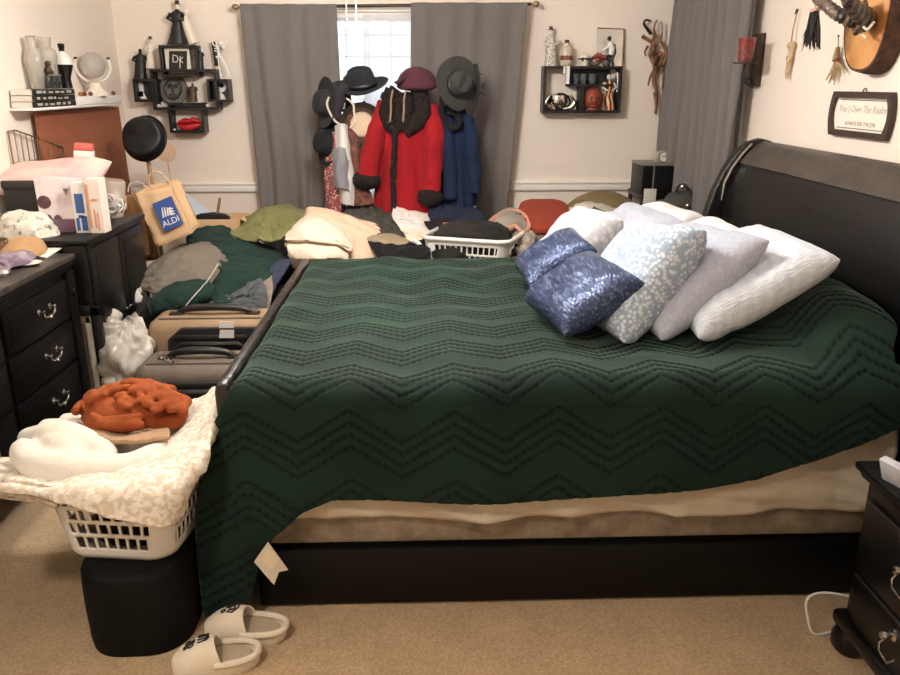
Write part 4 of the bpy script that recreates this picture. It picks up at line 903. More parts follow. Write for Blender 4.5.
gj = cloth('green_jacket', P([
    [(196, 230, 4.25), (222, 228, 4.3), (250, 240, 4.25), (290, 258, 4.1)],
    [(186, 240, 4.1), (222, 246, 4.02), (250, 254, 3.95), (286, 264, 3.9)],
    [(204, 262, 3.78), (228, 270, 3.68), (248, 276, 3.64), (272, 276, 3.68)],
    [(214, 284, 3.62), (228, 292, 3.54), (240, 300, 3.50), (256, 288, 3.55)],
    [(206, 300, 3.52), (218, 306, 3.46), (230, 306, 3.45), (240, 304, 3.48)]]), DG, fold=.016, fs=7, thick=.014, seed=44)
tag(gj, 'dark green fleece jacket sprawled over heap, grey lining beside it', 'jacket')
sl = cloth('sleeve', P([
    [(206, 284, 3.56), (190, 286, 3.56), (172, 290, 3.55), (156, 304, 3.52)],
    [(214, 290, 3.47), (192, 292, 3.45), (172, 298, 3.45), (152, 312, 3.45)],
    [(206, 306, 3.44), (190, 306, 3.42), (176, 310, 3.42), (160, 318, 3.44)]]), DG, fold=.012, fs=8, thick=.02, n=36, k=40, seed=45, parent=gj)
b = B(); b.tube([cr([at(x, y, Y=Y) for x, y, Y in ((218, 264, 3.66), (208, 280, 3.50), (194, 296, 3.39), (184, 308, 3.37), (179, 316, 3.38))], k/24) for k in range(25)], .0028, 6); z_ = obj('zipper_piping', b, pla('b5b2aa', .5), gj); z_['label'] = 'pale grey zipper piping'
tag(cloth('grey_trousers', P([
    [(188, 306, 3.5), (210, 304, 3.52), (236, 298, 3.55), (262, 280, 3.62)],
    [(186, 314, 3.42), (212, 314, 3.42), (238, 310, 3.44), (268, 296, 3.5)],
    [(190, 322, 3.4), (214, 322, 3.38), (242, 320, 3.38), (266, 312, 3.42)]]), fab('55585a', col2='484b4d', vs=6), fold=.018, fs=9, thick=.012, seed=46), 'grey trousers bunched on tan suitcase below the green jacket', 'trousers')
tag(cloth('taupe_cloth', P([
    [(244, 290, 3.6), (258, 282, 3.64), (272, 276, 3.7)],
    [(244, 304, 3.5), (258, 300, 3.52), (274, 292, 3.55)],
    [(250, 318, 3.44), (260, 318, 3.45), (268, 314, 3.47)]]), fab('857b70'), fold=.012, fs=9, thick=.01, n=30, k=30, seed=47), 'taupe cloth hanging down beside the bed footboard', 'cloth')
tag(cloth('navy_cloth', P([
    [(272, 268, 3.78), (282, 264, 3.8), (292, 264, 3.8)],
    [(270, 282, 3.66), (278, 280, 3.66), (286, 276, 3.68)],
    [(268, 296, 3.58), (272, 296, 3.56), (277, 290, 3.57)]]), fab('33384e'), fold=.012, fs=9, thick=.01, n=26, k=26, seed=48), 'small navy cloth between taupe cloth and footboard rail', 'cloth')
tag(cloth('dark_bag', P([
    [(112, 268, 3.85), (126, 262, 3.9), (140, 268, 3.85)],
    [(112, 290, 3.7), (124, 286, 3.66), (144, 292, 3.64)],
    [(116, 316, 3.62), (130, 312, 3.56), (158, 312, 3.54)],
    [(118, 345, 3.6), (132, 345, 3.54), (156, 340, 3.52)]]), fab('1f1e1e', col2='35322e', vs=14), fold=.02, fs=9, thick=.014, seed=49), 'black bag slumped between white plastic bag and grey jacket', 'bag')
blob('pale_bundle', 'small pale grey bundle with white strap beside the black cabinet', 'bundle', at(128, 288, Y=3.60)+Vector((0, 0, -.06)), (.06, .05, .06), fab('8d867c', col2='d8d4cc', vs=12), amp=.25, fs=12, seed=50)
b = B(); b.tube([at(117, 262, Y=3.60), at(117.5, 272, Y=3.60), at(119, 284, Y=3.58), at(120, 300, Y=3.58)], .007, 8); tag(obj('metal_tube', b, SILVER), 'thin silver tube leaning upright beside black cabinet', 'tube')
OLIVE = fab('7d7d53', bump=.35, bs=90, col2='72724b', vs=5)
tag(cloth('olive_jacket', P([
    [(246, 222, 4.5), (262, 208, 4.55), (285, 208, 4.55), (306, 214, 4.5), (314, 218, 4.45)],
    [(240, 230, 4.35), (262, 218, 4.3), (284, 216, 4.3), (300, 222, 4.3), (312, 224, 4.3)],
    [(232, 236, 4.22), (258, 232, 4.15), (280, 228, 4.15), (294, 230, 4.15), (306, 230, 4.2)],
    [(234, 240, 4.15), (252, 242, 4.1), (270, 242, 4.06), (284, 240, 4.08), (298, 236, 4.12)]]), OLIVE, fold=.02, fs=7, thick=.014, seed=51), 'olive green jacket bunched up on heap behind green fleece', 'jacket')
def text_b(s, M, size, ext=.0008, shear=0, space=1.0):
    c = bpy.data.curves.new('txt', 'FONT'); c.body = s; c.size = size; c.extrude = ext; c.align_x = 'CENTER'; c.align_y = 'CENTER'; c.shear = shear; c.space_character = space; c.resolution_u = 3
    t = bpy.data.objects.new('txt', c); COL.objects.link(t)
    bpy.context.view_layer.update(); me = bpy.data.meshes.new_from_object(t.evaluated_get(bpy.context.evaluated_depsgraph_get()))
    b = B(); b.bm.from_mesh(me); b.bm.transform(M); bpy.data.objects.remove(t); bpy.data.curves.remove(c); bpy.data.meshes.remove(me); return b
# paper bag with blue emblem
KRAFT = mat('kraft_paper', 'd9b790', .8, col2='cfa97e', vs=5, bump=.25, bs=14)
corners = [at(134, 194, Y=4.0), at(171, 186, Y=4.0), at(192, 233, Y=3.93), at(157, 247, Y=3.93)]
pb = thing('paper_bag', 'tan paper grocery bag with blue square emblem, tilted on the heap', 'paper bag', (corners[2]+corners[3])/2)
TLc, TRc, BRc, BLc = corners; bk = Vector((0, .14, .02)); side = Vector((0, .13, .03))
b = B()
def quad(b, a, c, d, e): b.raw([a, c, d, e], [[0, 1, 2, 3]])
ax_ = (TRc-TLc).normalized()
b.grid(lambda u, v: TLc.lerp(TRc, u).lerp(BLc.lerp(BRc, u), v)+Vector((0, .006*nz((u*3, v*3, 1), 1.5), 0)), 14, 14)
b.grid(lambda u, v: (TLc+bk).lerp(TRc+bk, u).lerp((BLc+bk).lerp(BRc+bk, u), v)+Vector((0, .006*nz((u*3, v*3, 7), 1.5), 0)), 14, 14)
for A_, B_ in ((TLc, BLc), (TRc, BRc)):
    s_ = 1 if A_ is TLc else -1
    b.grid(lambda u, v, A_=A_, B_=B_, s_=s_: (A_+bk*u).lerp(B_+bk*u, v)+ax_*(s_*.025*math.sin(PI*u)*(1-v*.6)), 9, 14)
b.grid(lambda u, v: BLc.lerp(BRc, u)+bk*v, 6, 6)
bmesh.ops.remove_doubles(b.bm, verts=b.bm.verts, dist=.0015)
obj('bag_body', b, KRAFT, pb, angle=30, mods=(SOL(.0015),))
b = B(); m_ = TLc.lerp(TRc, .5)
b.tube([cr([TLc.lerp(TRc, .22)+Vector((0, .135, 0)), TLc.lerp(TRc, .26)+Vector((-.01, .13, .06)), TLc.lerp(TRc, .5)+Vector((-.02, .13, .075)), TLc.lerp(TRc, .72)+Vector((-.02, .13, .05)), TLc.lerp(TRc, .76)+Vector((0, .135, 0))], k/20) for k in range(21)], .004, 8); obj('handle', b, pla('d5b48a', .7), pb)
ez = (TLc-BLc).normalized(); ex = (ax_-ez*ax_.dot(ez)).normalized(); en = ex.cross(ez)
if en.y > 0: en = -en
Me = TM(at(168.5, 213.5, Y=3.955)+Vector((0, -.012, 0)), Matrix((ex, ez, ex.cross(ez))).transposed())
sq = B(); hw_, hh_ = .052, .074
sq.prism([Me @ Vector(p) for p in ((-hw_, -hh_, 0), (hw_, -hh_, 0), (hw_, hh_, 0), (-hw_, hh_, 0))], Me.to_3x3() @ Vector((0, 0, .0012)))
em = obj('emblem', sq, pla('2f4f92', .6), pb, smooth=False)
st = B()
for k in range(4):
    x = -.040+k*.017; st.prism([Me @ Matrix.Scale(.76, 4) @ Vector(p) for p in ((x, -.012, .0022), (x+.011, -.012, .0022), (x+.026-.002*k, .05-.006*k, .0022), (x+.022-.002*k, .055-.006*k, .0022), (x+.012, .03, .0022))], Me.to_3x3() @ Vector((0, 0, .001)))
for k in range(3): st.prism([Me @ Matrix.Scale(.76, 4) @ Vector(p) for p in ((.012, .030-.018*k, .0024), (.03, .032-.018*k, .0024), (.046, .022-.018*k, .0024), (.046, .016-.018*k, .0024), (.012, .020-.018*k, .0024))], Me.to_3x3() @ Vector((0, 0, .001)))
obj('emblem_stripes', st, pla('ece3d6', .6), em, smooth=False)
obj('emblem_letters', text_b('ALDI', Me @ Matrix.Translation((0, -.041, .002)), .042, space=1.0), pla('ece3d6', .6), em, smooth=False)
pb2 = thing('paper_bag', 'plain crumpled tan paper bag behind the one with blue emblem', 'paper bag', at(140, 225, Y=4.1))
b = B(); b.grid(lambda u, v: at(124+16*u+10*v, 196+64*v-4*u, Y=4.12+.03*math.sin(u*7)+.02*nz((u*4, v*4, 0), 1)), 16, 16); b.grid(lambda u, v: at(132+18*u+10*v, 200+62*v-3*u, Y=4.2+.02*nz((u*4, v*4, 5), 1)), 16, 16)
obj('bag_body', b, KRAFT, pb2, mods=(SOL(.004),), angle=60)
b = B(); b.tube([cr([at(x, y, Y=4.16) for x, y in ((128, 192), (130, 184), (138, 182), (145, 186), (146, 196))], k/16) for k in range(17)], .003, 6); obj('handle', b, WHITEPLASTIC, pb2)
b = B(); b.prism([at(180, 194, Y=4.62), at(213, 219, Y=4.58), at(188, 222, Y=4.56)], (.02, .04, 0)); tag(obj('plastic_folder', b, pla('c3cde0', .3), smooth=False), 'pale blue plastic folder corner sticking up right of paper bag', 'folder')
cbx = thing('cardboard_box', 'tan open cardboard box between paper bag and olive jacket', 'box', at(215, 228, Y=4.45))
x0, x1 = at(190, 225, Y=4.4).x, at(242, 225, Y=4.4).x; zt2 = at(215, 219, Y=4.4).z
b = B()
for a in ((x0, x1, 4.38, 4.385), (x0, x1, 4.62, 4.625), (x0, x0+.005, 4.38, 4.625), (x1-.005, x1, 4.38, 4.625)): b.bx(a[0], a[1], a[2], a[3], zt2-.28, zt2)
b.bx(x0, x1, 4.38, 4.625, zt2-.285, zt2-.28); obj('body', b, KRAFT, cbx, smooth=False)
b = B(); b.prism([(x1, 4.38, zt2), (x1, 4.62, zt2), (x1+.07, 4.62, zt2-.04), (x1+.07, 4.38, zt2-.04)], (0, 0, .004)); obj('flap', b, KRAFT, cbx, smooth=False)
b = B(); b.tube([at(216, 222, Y=4.5), at(220, 198, Y=4.5)], .008, 8); tag(obj('wooden_stick', b, pla('8a6b4a')), 'short wooden stick poking up from the cardboard box', 'stick')
blob('beret', 'black cap lying on the cardboard box edge', 'cap', at(212, 216, Y=4.52)+Vector((0, 0, -.02)), (.09, .06, .035), BFELT, amp=.15, fs=10, seed=53)
# ------------------------------------------------------------------ clutter behind the bed
h2 = heap('clothes_heap', (.26, 4.12, .0), (.78, .32, .60), fab('2b2a28', col2='3a3733', vs=4), amp=.06, fs=4, seed=61, pw=.62, u=110, v=50)
tag(h2, 'long dark heap of clothes behind the bed under basket and bags', 'clothes')['kind'] = 'stuff'
CREAM = fab('e8d8c4', bump=.25, bs=60); PEACH = fab('e2c0a6', bump=.25, bs=60)
c_ = at(350, 243, Y=4.08)
pillow('peach_pillow', 'pale peach pillow sloping behind the cream pillow beside bed', c_+Vector((-.05, .06, -.02)), (.95, 0, -.30), (.1, .75, .45), .50, .40, .18, PEACH, seed=15)
cp_ = cloth('cream_pillow', P([
    [(288, 236, 4.15), (298, 222, 4.15), (316, 216, 4.2), (334, 222, 4.2), (350, 232, 4.15)],
    [(286, 234, 4.0), (300, 226, 3.96), (318, 222, 3.98), (336, 230, 3.98), (352, 246, 3.96)],
    [(286, 240, 3.93), (302, 240, 3.88), (320, 241, 3.88), (336, 244, 3.89), (350, 252, 3.92)],
    [(287, 244, 3.96), (304, 244, 3.92), (320, 245, 3.92), (335, 247, 3.93), (347, 254, 3.95)],
    [(288, 248, 3.88), (304, 247, 3.84), (320, 248, 3.84), (336, 250, 3.86), (348, 256, 3.9)],
    [(290, 258, 3.86), (304, 259, 3.81), (320, 259, 3.81), (335, 259, 3.83), (348, 260, 3.88)],
    [(292, 268, 3.9), (306, 270, 3.86), (320, 270, 3.86), (335, 268, 3.88), (346, 266, 3.9)]]), CREAM, fold=.008, fs=6, thick=.02, seed=63)
tag(cp_, 'plump cream pillow folded double at the far foot corner of bed', 'pillow')
tag(cloth('grey_trousers', P([
    [(330, 222, 4.55), (352, 208, 4.6), (374, 206, 4.6), (396, 214, 4.5)],
    [(336, 226, 4.4), (356, 220, 4.35), (380, 222, 4.35), (404, 228, 4.3)],
    [(346, 234, 4.25), (366, 232, 4.2), (388, 234, 4.2), (412, 240, 4.18)],
    [(356, 238, 4.2), (372, 238, 4.15), (392, 240, 4.14), (414, 246, 4.13)]]), fab('4b4842', col2='3c3a36', vs=6), fold=.022, fs=8, thick=.014, seed=64), 'dark grey trousers heaped below the red coat sleeve', 'trousers')
tag(cloth('beige_sweater', P([
    [(362, 234, 4.22), (384, 236, 4.2), (412, 242, 4.18)], [(364, 240, 4.12), (386, 242, 4.08), (414, 248, 4.08)], [(368, 244, 4.1), (388, 248, 4.06), (412, 252, 4.06)]]), fab('9b8b72'), fold=.008, thick=.014, n=26, k=30, seed=65), 'beige sweater layer under the dark grey trousers', 'sweater')
bt_ = cloth('black_shirt', P([
    [(366, 244, 4.1), (392, 246, 4.1), (414, 246, 4.1), (432, 240, 4.1)],
    [(374, 252, 3.98), (396, 254, 3.94), (414, 250, 3.94), (430, 248, 3.96)],
    [(382, 264, 3.9), (398, 264, 3.86), (414, 262, 3.86), (430, 262, 3.88)]]), fab('161617'), fold=.012, fs=9, thick=.012, n=36, k=40, seed=66)
tag(bt_, 'black shirt with small white curved mark behind far bed edge', 'shirt')
sw = [at(x, y, Y=3.925) for x, y in ((407, 251), (409, 253.5), (412, 254), (419, 250.5), (412.5, 252.8), (409.5, 252.6))]
b = B(); b.prism(sw, (0, .004, 0)); obj('white_mark', b, pla('dcdad6'), bt_, smooth=False)
tag(cloth('white_shirt', P([
    [(394, 207, 4.5), (408, 210, 4.5), (422, 214, 4.48), (430, 214, 4.5)],
    [(392, 216, 4.38), (408, 222, 4.34), (422, 224, 4.34), (432, 226, 4.36)],
    [(398, 226, 4.26), (410, 230, 4.22), (424, 232, 4.22), (437, 232, 4.26)],
    [(406, 236, 4.16), (414, 240, 4.12), (424, 240, 4.12), (434, 238, 4.16)],
    [(408, 244, 4.12), (414, 246, 4.08), (420, 246, 4.08), (428, 242, 4.12)]]), mat('white_shirt_cloth', 'e6dfdd', .9, col2='e0bf8c', vs=2.2, lo=.45, hi=.75, bump=.3, bs=60), fold=.008, fs=8, thick=.008, seed=67), 'white shirt fanned out below the red coat hem', 'shirt')
b = B(); b.tube([cr([at(x, y, Y=3.98) for x, y in ((412, 240), (418, 243), (422, 249), (425, 255))], k/12) for k in range(13)], [.012]*13, 8); tag(obj('plastic_hanger_arm', b, WHITEPLASTIC), 'white plastic strip poking out by the far laundry basket', 'plastic strip')
bc = at(474, 246, Y=4.0); bz = at(470, 241, Y=3.84).z
bk2 = basket('laundry_basket', 'white laundry basket of black clothes behind the bed', (bc.x+.0, 4.02, bz-.24), (.225), .17, .24, rot=-.36, rows=4, taper=.86)
heapb = heap('black_clothes', (bc.x, 4.02, bz-.10), (.21, .15, .15), fab('1b1a1a', col2='2b2925', vs=10), amp=.14, fs=9, seed=68, pw=.7)
tag(heapb, 'tangled black clothes filling the far white laundry basket', 'clothes')
nf = cloth('navy_sweater', P([
    [(428, 208, 4.5), (450, 206, 4.55), (480, 212, 4.5)], [(430, 218, 4.36), (452, 218, 4.32), (486, 222, 4.34)], [(434, 224, 4.3), (454, 226, 4.26), (488, 230, 4.28)]]), fab('1d2439'), fold=.012, fs=8, thick=.016, n=36, k=40, seed=69)
tag(nf, 'navy sweater folded below the navy jacket hem', 'sweater')
pk = cloth('black_sweatshirt', P([
    [(424, 224, 4.3), (450, 224, 4.28), (490, 230, 4.28)], [(432, 232, 4.2), (456, 232, 4.15), (492, 236, 4.18)], [(438, 238, 4.16), (460, 240, 4.1), (494, 242, 4.14)]]), fab('1a1718'), fold=.010, fs=8, thick=.014, n=36, k=40, seed=70)
tag(pk, 'black sweatshirt with pink printed band on top of far basket', 'sweatshirt')
b = B(); a0, a1, a2, a3 = at(443, 222.5, Y=4.20), at(472, 222.5, Y=4.20), at(471, 227.5, Y=4.17), at(443, 228, Y=4.17); b.prism([a0, a1, a2, a3], (0, .006, 0)); bp_ = obj('pink_band', b, pla('b8606f', .7), pk, smooth=False); bp_['label'] = 'pink printed band'
b = B()
for k in range(11):
    x = 446.5+k*2.1; b.prism([at(x, 223.9, Y=4.185), at(x+1.3, 223.9, Y=4.185), at(x+1.3, 226.4, Y=4.172), at(x, 226.4, Y=4.172)], (0, .004, 0))
obj('pale_letters', b, pla('d8a0a6'), bp_, smooth=False)
# coral edged bag, red bag
cbag = cloth('coral_bag', P([
    [(492, 222, 4.3), (506, 212, 4.34), (520, 213, 4.34), (530, 222, 4.3)],
    [(488, 226, 4.2), (504, 219, 4.2), (518, 220, 4.2), (528, 226, 4.2)],
    [(486, 232, 4.14), (500, 230, 4.1), (514, 226, 4.12), (526, 232, 4.12)],
    [(490, 236, 4.12), (504, 236, 4.08), (516, 230, 4.1), (526, 238, 4.1)]]), fab('9a9188', col2='857c74', vs=8), fold=.008, thick=.012, n=36, k=36, seed=71)
tag(cbag, 'grey bag with wide coral rim beside the red lidded bag', 'bag')
b = B(); b.tube([cr([at(x, y, Y=Y) for x, y, Y in ((486, 232, 4.1), (490, 222, 4.16), (502, 213, 4.28), (516, 211, 4.3), (526, 217, 4.24), (529, 228, 4.12), (522, 232, 4.06), (514, 226, 4.08), (502, 234, 4.04), (488, 236, 4.06))], k/60) for k in range(61)], .011, 8); obj('coral_rim', b, fab('c9917a'), cbag)
b = B()
for k in range(6): b.ball(at(505+k*3, 213.6+.12*(k-3)**2, Y=4.255), (.008, .006, .005), u=8, v=6)
obj('dark_eyelets', b, pla('3a2c28'), cbag)
rc = at(546, 214, Y=4.3)
rb = thing('lidded_bag', 'rust red topped rounded bag with pale sides behind navy cushions', 'bag', (rc.x, 4.3, rc.z-.17))
def rr3(hx, hy, r, z, c, tilt): return [Vector((c.x+x*1.0, 4.3+y, z+tilt*y)) for x, y in rrect(0, 0, hx, hy, r, 8)]
def rings(b, L):
    n = len(L[0]); vs = [p for l in L for p in l]
    b.raw(vs, [[l*n+i, l*n+(i+1) % n, (l+1)*n+(i+1) % n, (l+1)*n+i] for l in range(len(L)-1) for i in range(n)]+[list(range(n))[::-1], list(range((len(L)-1)*n, len(L)*n))]); return b
b = rings(B(), [rr3(.13*k, .17*k, .08*k, rc.z+z, rc, .28) for z, k in ((-.17, .9), (-.10, 1), (-.03, 1.0))]); obj('side', b, fab('9b857c', col2='b9a59c', vs=12), rb, angle=60)
b = rings(B(), [rr3(.135*k, .175*k, .08*k, rc.z+z, rc, .28) for z, k in ((-.032, 1), (-.01, 1.02), (.008, .98), (.018, .88), (.022, .6))]); obj('lid', b, fab('8a3a2b', bump=.3, bs=60), rb, angle=60)
b = B(); rg = rr3(.137, .177, .08, rc.z-.022, rc, .28); b.tube(rg+[rg[0]], .006, 6, cap=False); obj('piping', b, fab('7c2f24'), rb)
tag(cloth('clear_bag', P([
    [(512, 238, 4.1), (522, 232, 4.12), (534, 238, 4.1)], [(510, 250, 3.98), (522, 246, 3.96), (532, 248, 3.98)], [(508, 264, 3.9), (520, 264, 3.87), (530, 262, 3.9)]]), mat('cloudy_film', 'a79a8d', .15, alpha=.75, col2='d8d0c6', vs=20, lo=.5, hi=.7), fold=.02, fs=12, thick=.004, n=36, k=36, seed=72), 'crumpled cloudy plastic bag left of navy cushions', 'bag')
oc = at(603, 207, Y=4.62)
blob('floor_cushion', 'big olive brown round cushion against back wall below chair rail', 'cushion', (oc.x, 4.64, oc.z-.18), (.27, .23, .26), fab('7a6b4c', bump=.3, bs=90), amp=.03, fs=4, seed=73, pw=.9, flat=False)
tag(cloth('crumpled_papers', P([
    [(570, 210, 4.4), (584, 204, 4.42), (600, 206, 4.4), (622, 212, 4.4)], [(568, 218, 4.25), (586, 212, 4.22), (604, 213, 4.22), (622, 218, 4.25)], [(568, 230, 4.14), (586, 226, 4.1), (604, 226, 4.1), (618, 228, 4.14)]]), mat('paper_white', 'd8d1c6', .8, col2='bdb4a6', vs=9), fold=.012, fs=9, thick=.006, n=40, k=40, seed=74), 'crumpled whitish papers between the red bag and pillows', 'papers')
b = B(); b.tube([at(593, 208, Y=4.2), at(604, 213, Y=4.16)], .010, 8); tag(obj('black_marker', b, pla('17171a')), 'short black marker lying on the crumpled papers', 'marker')
tag(cloth('blue_cloth', P([[(556, 226, 4.2), (568, 222, 4.22), (580, 226, 4.2)], [(554, 236, 4.05), (568, 234, 4.04), (580, 236, 4.06)], [(552, 246, 3.95), (566, 246, 3.92), (580, 246, 3.95)]]), fab('6d7690', col2='2c2f3f', vs=14, lo=.5, hi=.6), fold=.012, fs=9, thick=.008, n=26, k=26, seed=75), 'blue grey cloth scrap between red bag and white floral pillow', 'cloth')
# far nightstand group
sx0, sx1 = at(643, 170, Y=4.62).x, at(677, 170, Y=4.62).x
zs1, zs0 = at(660, 164, Y=4.62).z, at(660, 195, Y=4.62).z
st_ = thing('side_table', 'dark metal framed side table in the right back corner', 'table', ((sx0+sx1)/2, 4.74, 0))
b = B(); b.bx(sx0-.002, sx1+.05, 4.60, 4.93, zs0-.025, zs0, .004); obj('tabletop', b, NT, st_)
for x in (sx0+.012, sx1+.036):
    for y in (4.615, 4.91):
        b = B(); b.bx(x-.012, x+.012, y-.012, y+.012, 0, zs0-.025, .002); obj('leg', b, mat('dark_metal', '3a3936', .4, .6), st_)
sp_ = thing('speaker', 'black box speaker on the corner table carrying a small clock', 'speaker', ((sx0+sx1)/2, 4.75, zs0))
b = B(); b.bx(sx0, sx1, 4.64, 4.88, zs0, zs1, .006); obj('cabinet', b, pla('151515', .5), sp_)
b = B(); xm = sx0+(sx1-sx0)*.34
b.bx(sx0+.006, xm-.004, 4.630, 4.642, zs0+.012, zs1-.014, .003); b.bx(xm+.004, sx1-.006, 4.630, 4.642, zs0+.012, zs1-.014, .003); obj('grille', b, fab('0c0c0c'), sp_)
b = B(); b.bx(xm-.003, xm+.003, 4.626, 4.642, zs0+.004, zs1-.002); b.bx(sx0-.002, sx1+.002, 4.63, 4.88, zs1-.012, zs1+.001, .002); obj('edge', b, pla('77746c', .4), sp_)
kx0, kx1 = at(655, 156, Y=4.7).x, at(673, 156, Y=4.7).x; kz = at(664, 151, Y=4.7).z
ck = thing('clock', 'small silver square clock standing on the black speaker', 'clock', ((kx0+kx1)/2, 4.72, zs1))
b = B(); b.bx(kx0, kx1, 4.70, 4.74, zs1+.001, kz, .008); obj('case', b, pla('b9b3a6', .35, metal=.4), ck)
kc = Vector(((kx0+kx1)/2, 4.699, (zs1+kz)/2))
b = B(); b.lathe([(0, 0), (.030, 0), (.030, .002), (0, .002)], 28, TM(kc+Vector((0, .001, 0)), frame_of((0, -1, 0)))); obj('dial', b, pla('e6e1d6', .5), ck)
b = B(); b.lathe([(.027, 0), (.031, 0), (.031, .005), (.027, .005), (.027, 0)], 28, TM(kc, frame_of((0, -1, 0)))); b.tube([kc+Vector((0, -.003, 0)), kc+Vector((.014, -.003, .014))], .0022, 6); b.tube([kc+Vector((0, -.003, 0)), kc+Vector((-.010, -.003, .006))], .0022, 6); obj('hands_and_ring', b, pla('4a463f', .4), ck)
gb = thing('grey_bag', 'dark grey rounded bag with round silver studs behind the headboard post', 'bag', at(680, 205, Y=4.4)); gc = at(683, 204, Y=4.42)
heap('body', (gc.x, 4.43, gc.z-.06), (.12, .10, .13), fab('4c4a46', col2='3b3935', vs=8), amp=.06, fs=7, seed=76, pw=.85, flat=False, parent=gb)
heap('side_pocket', (gc.x-.11, 4.40, gc.z-.03), (.08, .07, .055), fab('57544f'), amp=.08, fs=8, seed=77, flat=False, parent=gb)
b = B()
for x, y in ((688, 206), (683, 187)): b.lathe([(0, -.01), (.012, -.008), (.014, 0), (.008, .008), (0, .01)], 14, TM(at(x, y, Y=4.31), frame_of((0, -1, 0))))
obj('stud', b, SILVER, gb)
b = B(); b.tube([cr([at(x, y, Y=4.36) for x, y in ((676, 192), (679, 186), (685, 185), (688, 190))], k/12) for k in range(13)], .008, 8); obj('strap_loop', b, fab('3a3835'), gb)
b = B(); b.bx(at(644, 200, Y=4.5).x, at(656, 200, Y=4.5).x, 4.50, 4.52, .60, at(650, 189, Y=4.5).z, .003); tag(obj('glass_photo_block', b, pla('c9c5bd', .15)), 'small pale upright photo block before the corner table leg', 'photo block')

# ------------------------------------------------------------------ coat stands by the window
WOODD = mat('dark_stand_wood', '2c2421', .5, col2='3a2f2a', vs=8, stretch=(4, 4, 1))
def coat_stand(label, x, y, top, arms):
    r = thing('coat_stand', label, 'coat stand', (x, y, 0))
    b = B(); b.tube([(x, y, .03), (x, y, top)], .018, 12); b.ball((x, y, top+.02), .026); obj('pole', b, WOODD, r)
    for k in range(4):
        a = k*PI/2+.5; b = B(); b.tube([(x, y, .22), (x+.12*math.cos(a), y+.08*math.sin(a), .12), (x+.22*math.cos(a), y+.16*math.sin(a), .015)], .013, 8); obj('foot', b, WOODD, r)
    for k, (dx, dy, z) in enumerate(arms):
        b = B(); b.tube([cr([Vector((x, y, z)), Vector((x+dx*.5, y+dy*.5, z+.0)), Vector((x+dx, y+dy, z+.04)), Vector((x+dx*1.05, y+dy*1.05, z+.09))], q/10) for q in range(11)], .009, 8); obj('hook', b, WOODD, r)
    return r
xa_ = at(350, 150, Y=4.66).x; xb_ = at(426, 150, Y=4.66).x
coat_stand('left coat stand before the window, loaded with hats and scarves', xa_, 4.66, 1.50, ((-.10, -.06, 1.36), (.09, -.08, 1.32), (.02, -.12, 1.24), (-.08, -.04, 1.15)))
coat_stand('right coat stand before the window holding red coat and navy jacket', xb_, 4.66, 1.46, ((-.10, -.05, 1.34), (.14, -.05, 1.36), (.12, -.08, 1.22)))
GFELT = fab('4a494a', bump=.3, bs=120); DGR = fab('2e2d30', bump=.3, bs=120); TANB = fab('8f7f6b')
hat('hat', 'black and grey fedora topmost on left coat stand, against the bright window', at(361, 86, Y=4.55), (-.10, -.35, .92), .072, .10, .125, fab('26282c', bump=.3, bs=120), band=pla('101115'), brim_wave=.014, dent=.28, xdir=(1, 0, -.28), oval=1.25, droop=.0)
hat('hat', 'dark grey hat hanging at left edge of the coat stand by curtain', at(327, 103, Y=4.60), (-.85, -.5, .1), .07, .07, .128, DGR, brim_wave=.008, dent=.1, xdir=(0, .1, 1), oval=1.1)
hat('hat', 'black cap hanging low left beside the flower print dress', at(329, 143, Y=4.60), (-.75, -.6, .2), .07, .08, .115, fab('1e1f22'), brim_wave=.008, dent=.1, xdir=(0, .1, 1), oval=1.15)
boat = hat('hat', 'brown rimmed hat with pale tan crown facing the room, left stand', at(362, 125, Y=4.54), (.10, -.97, .08), .072, .03, .115, fab('4a3a31', bump=.3, bs=60), brim_wave=.004, dent=.05, oval=1.0)
[q for q in boat.children if q.name.startswith('crown')][0].data.materials[0] = fab('cbb49c', bump=.3, bs=60)
b = B(); b.lathe([(.095, .012), (.118, .014), (.122, .008), (.118, .002), (.095, .0)], 40, TM(at(362, 125, Y=4.54), frame_of((.10, -.97, .08)))); obj('rim_binding', b, fab('2f241f'), boat)
b = B(); b.tube([cr([at(x, y, Y=4.5) for x, y in ((347, 84), (342, 92), (339, 104), (338, 116), (341, 122))], k/20) for k in range(21)], [.02+.014*math.sin(k*.25) for k in range(21)], 10); tag(obj('dark_scarf', b, fab('2f2c30', bump=.5, bs=40)), 'dark scarf dangling under the fedora brim', 'scarf')
b = B(); b.tube([cr([at(x, y, Y=4.52) for x, y in ((329, 97), (327, 104), (330, 113), (335, 121), (340, 124))], k/16) for k in range(17)], [.006]*17, 8); b.tube([cr([at(x, y, Y=4.50) for x, y in ((346, 98), (353, 104), (354, 112), (355, 122), (350, 128))], k/16) for k in range(17)], .006, 8); tag(obj('white_bag_strap', b, pla('d6cdbd', .5)), 'pale looped straps hanging among hats on left stand', 'strap')
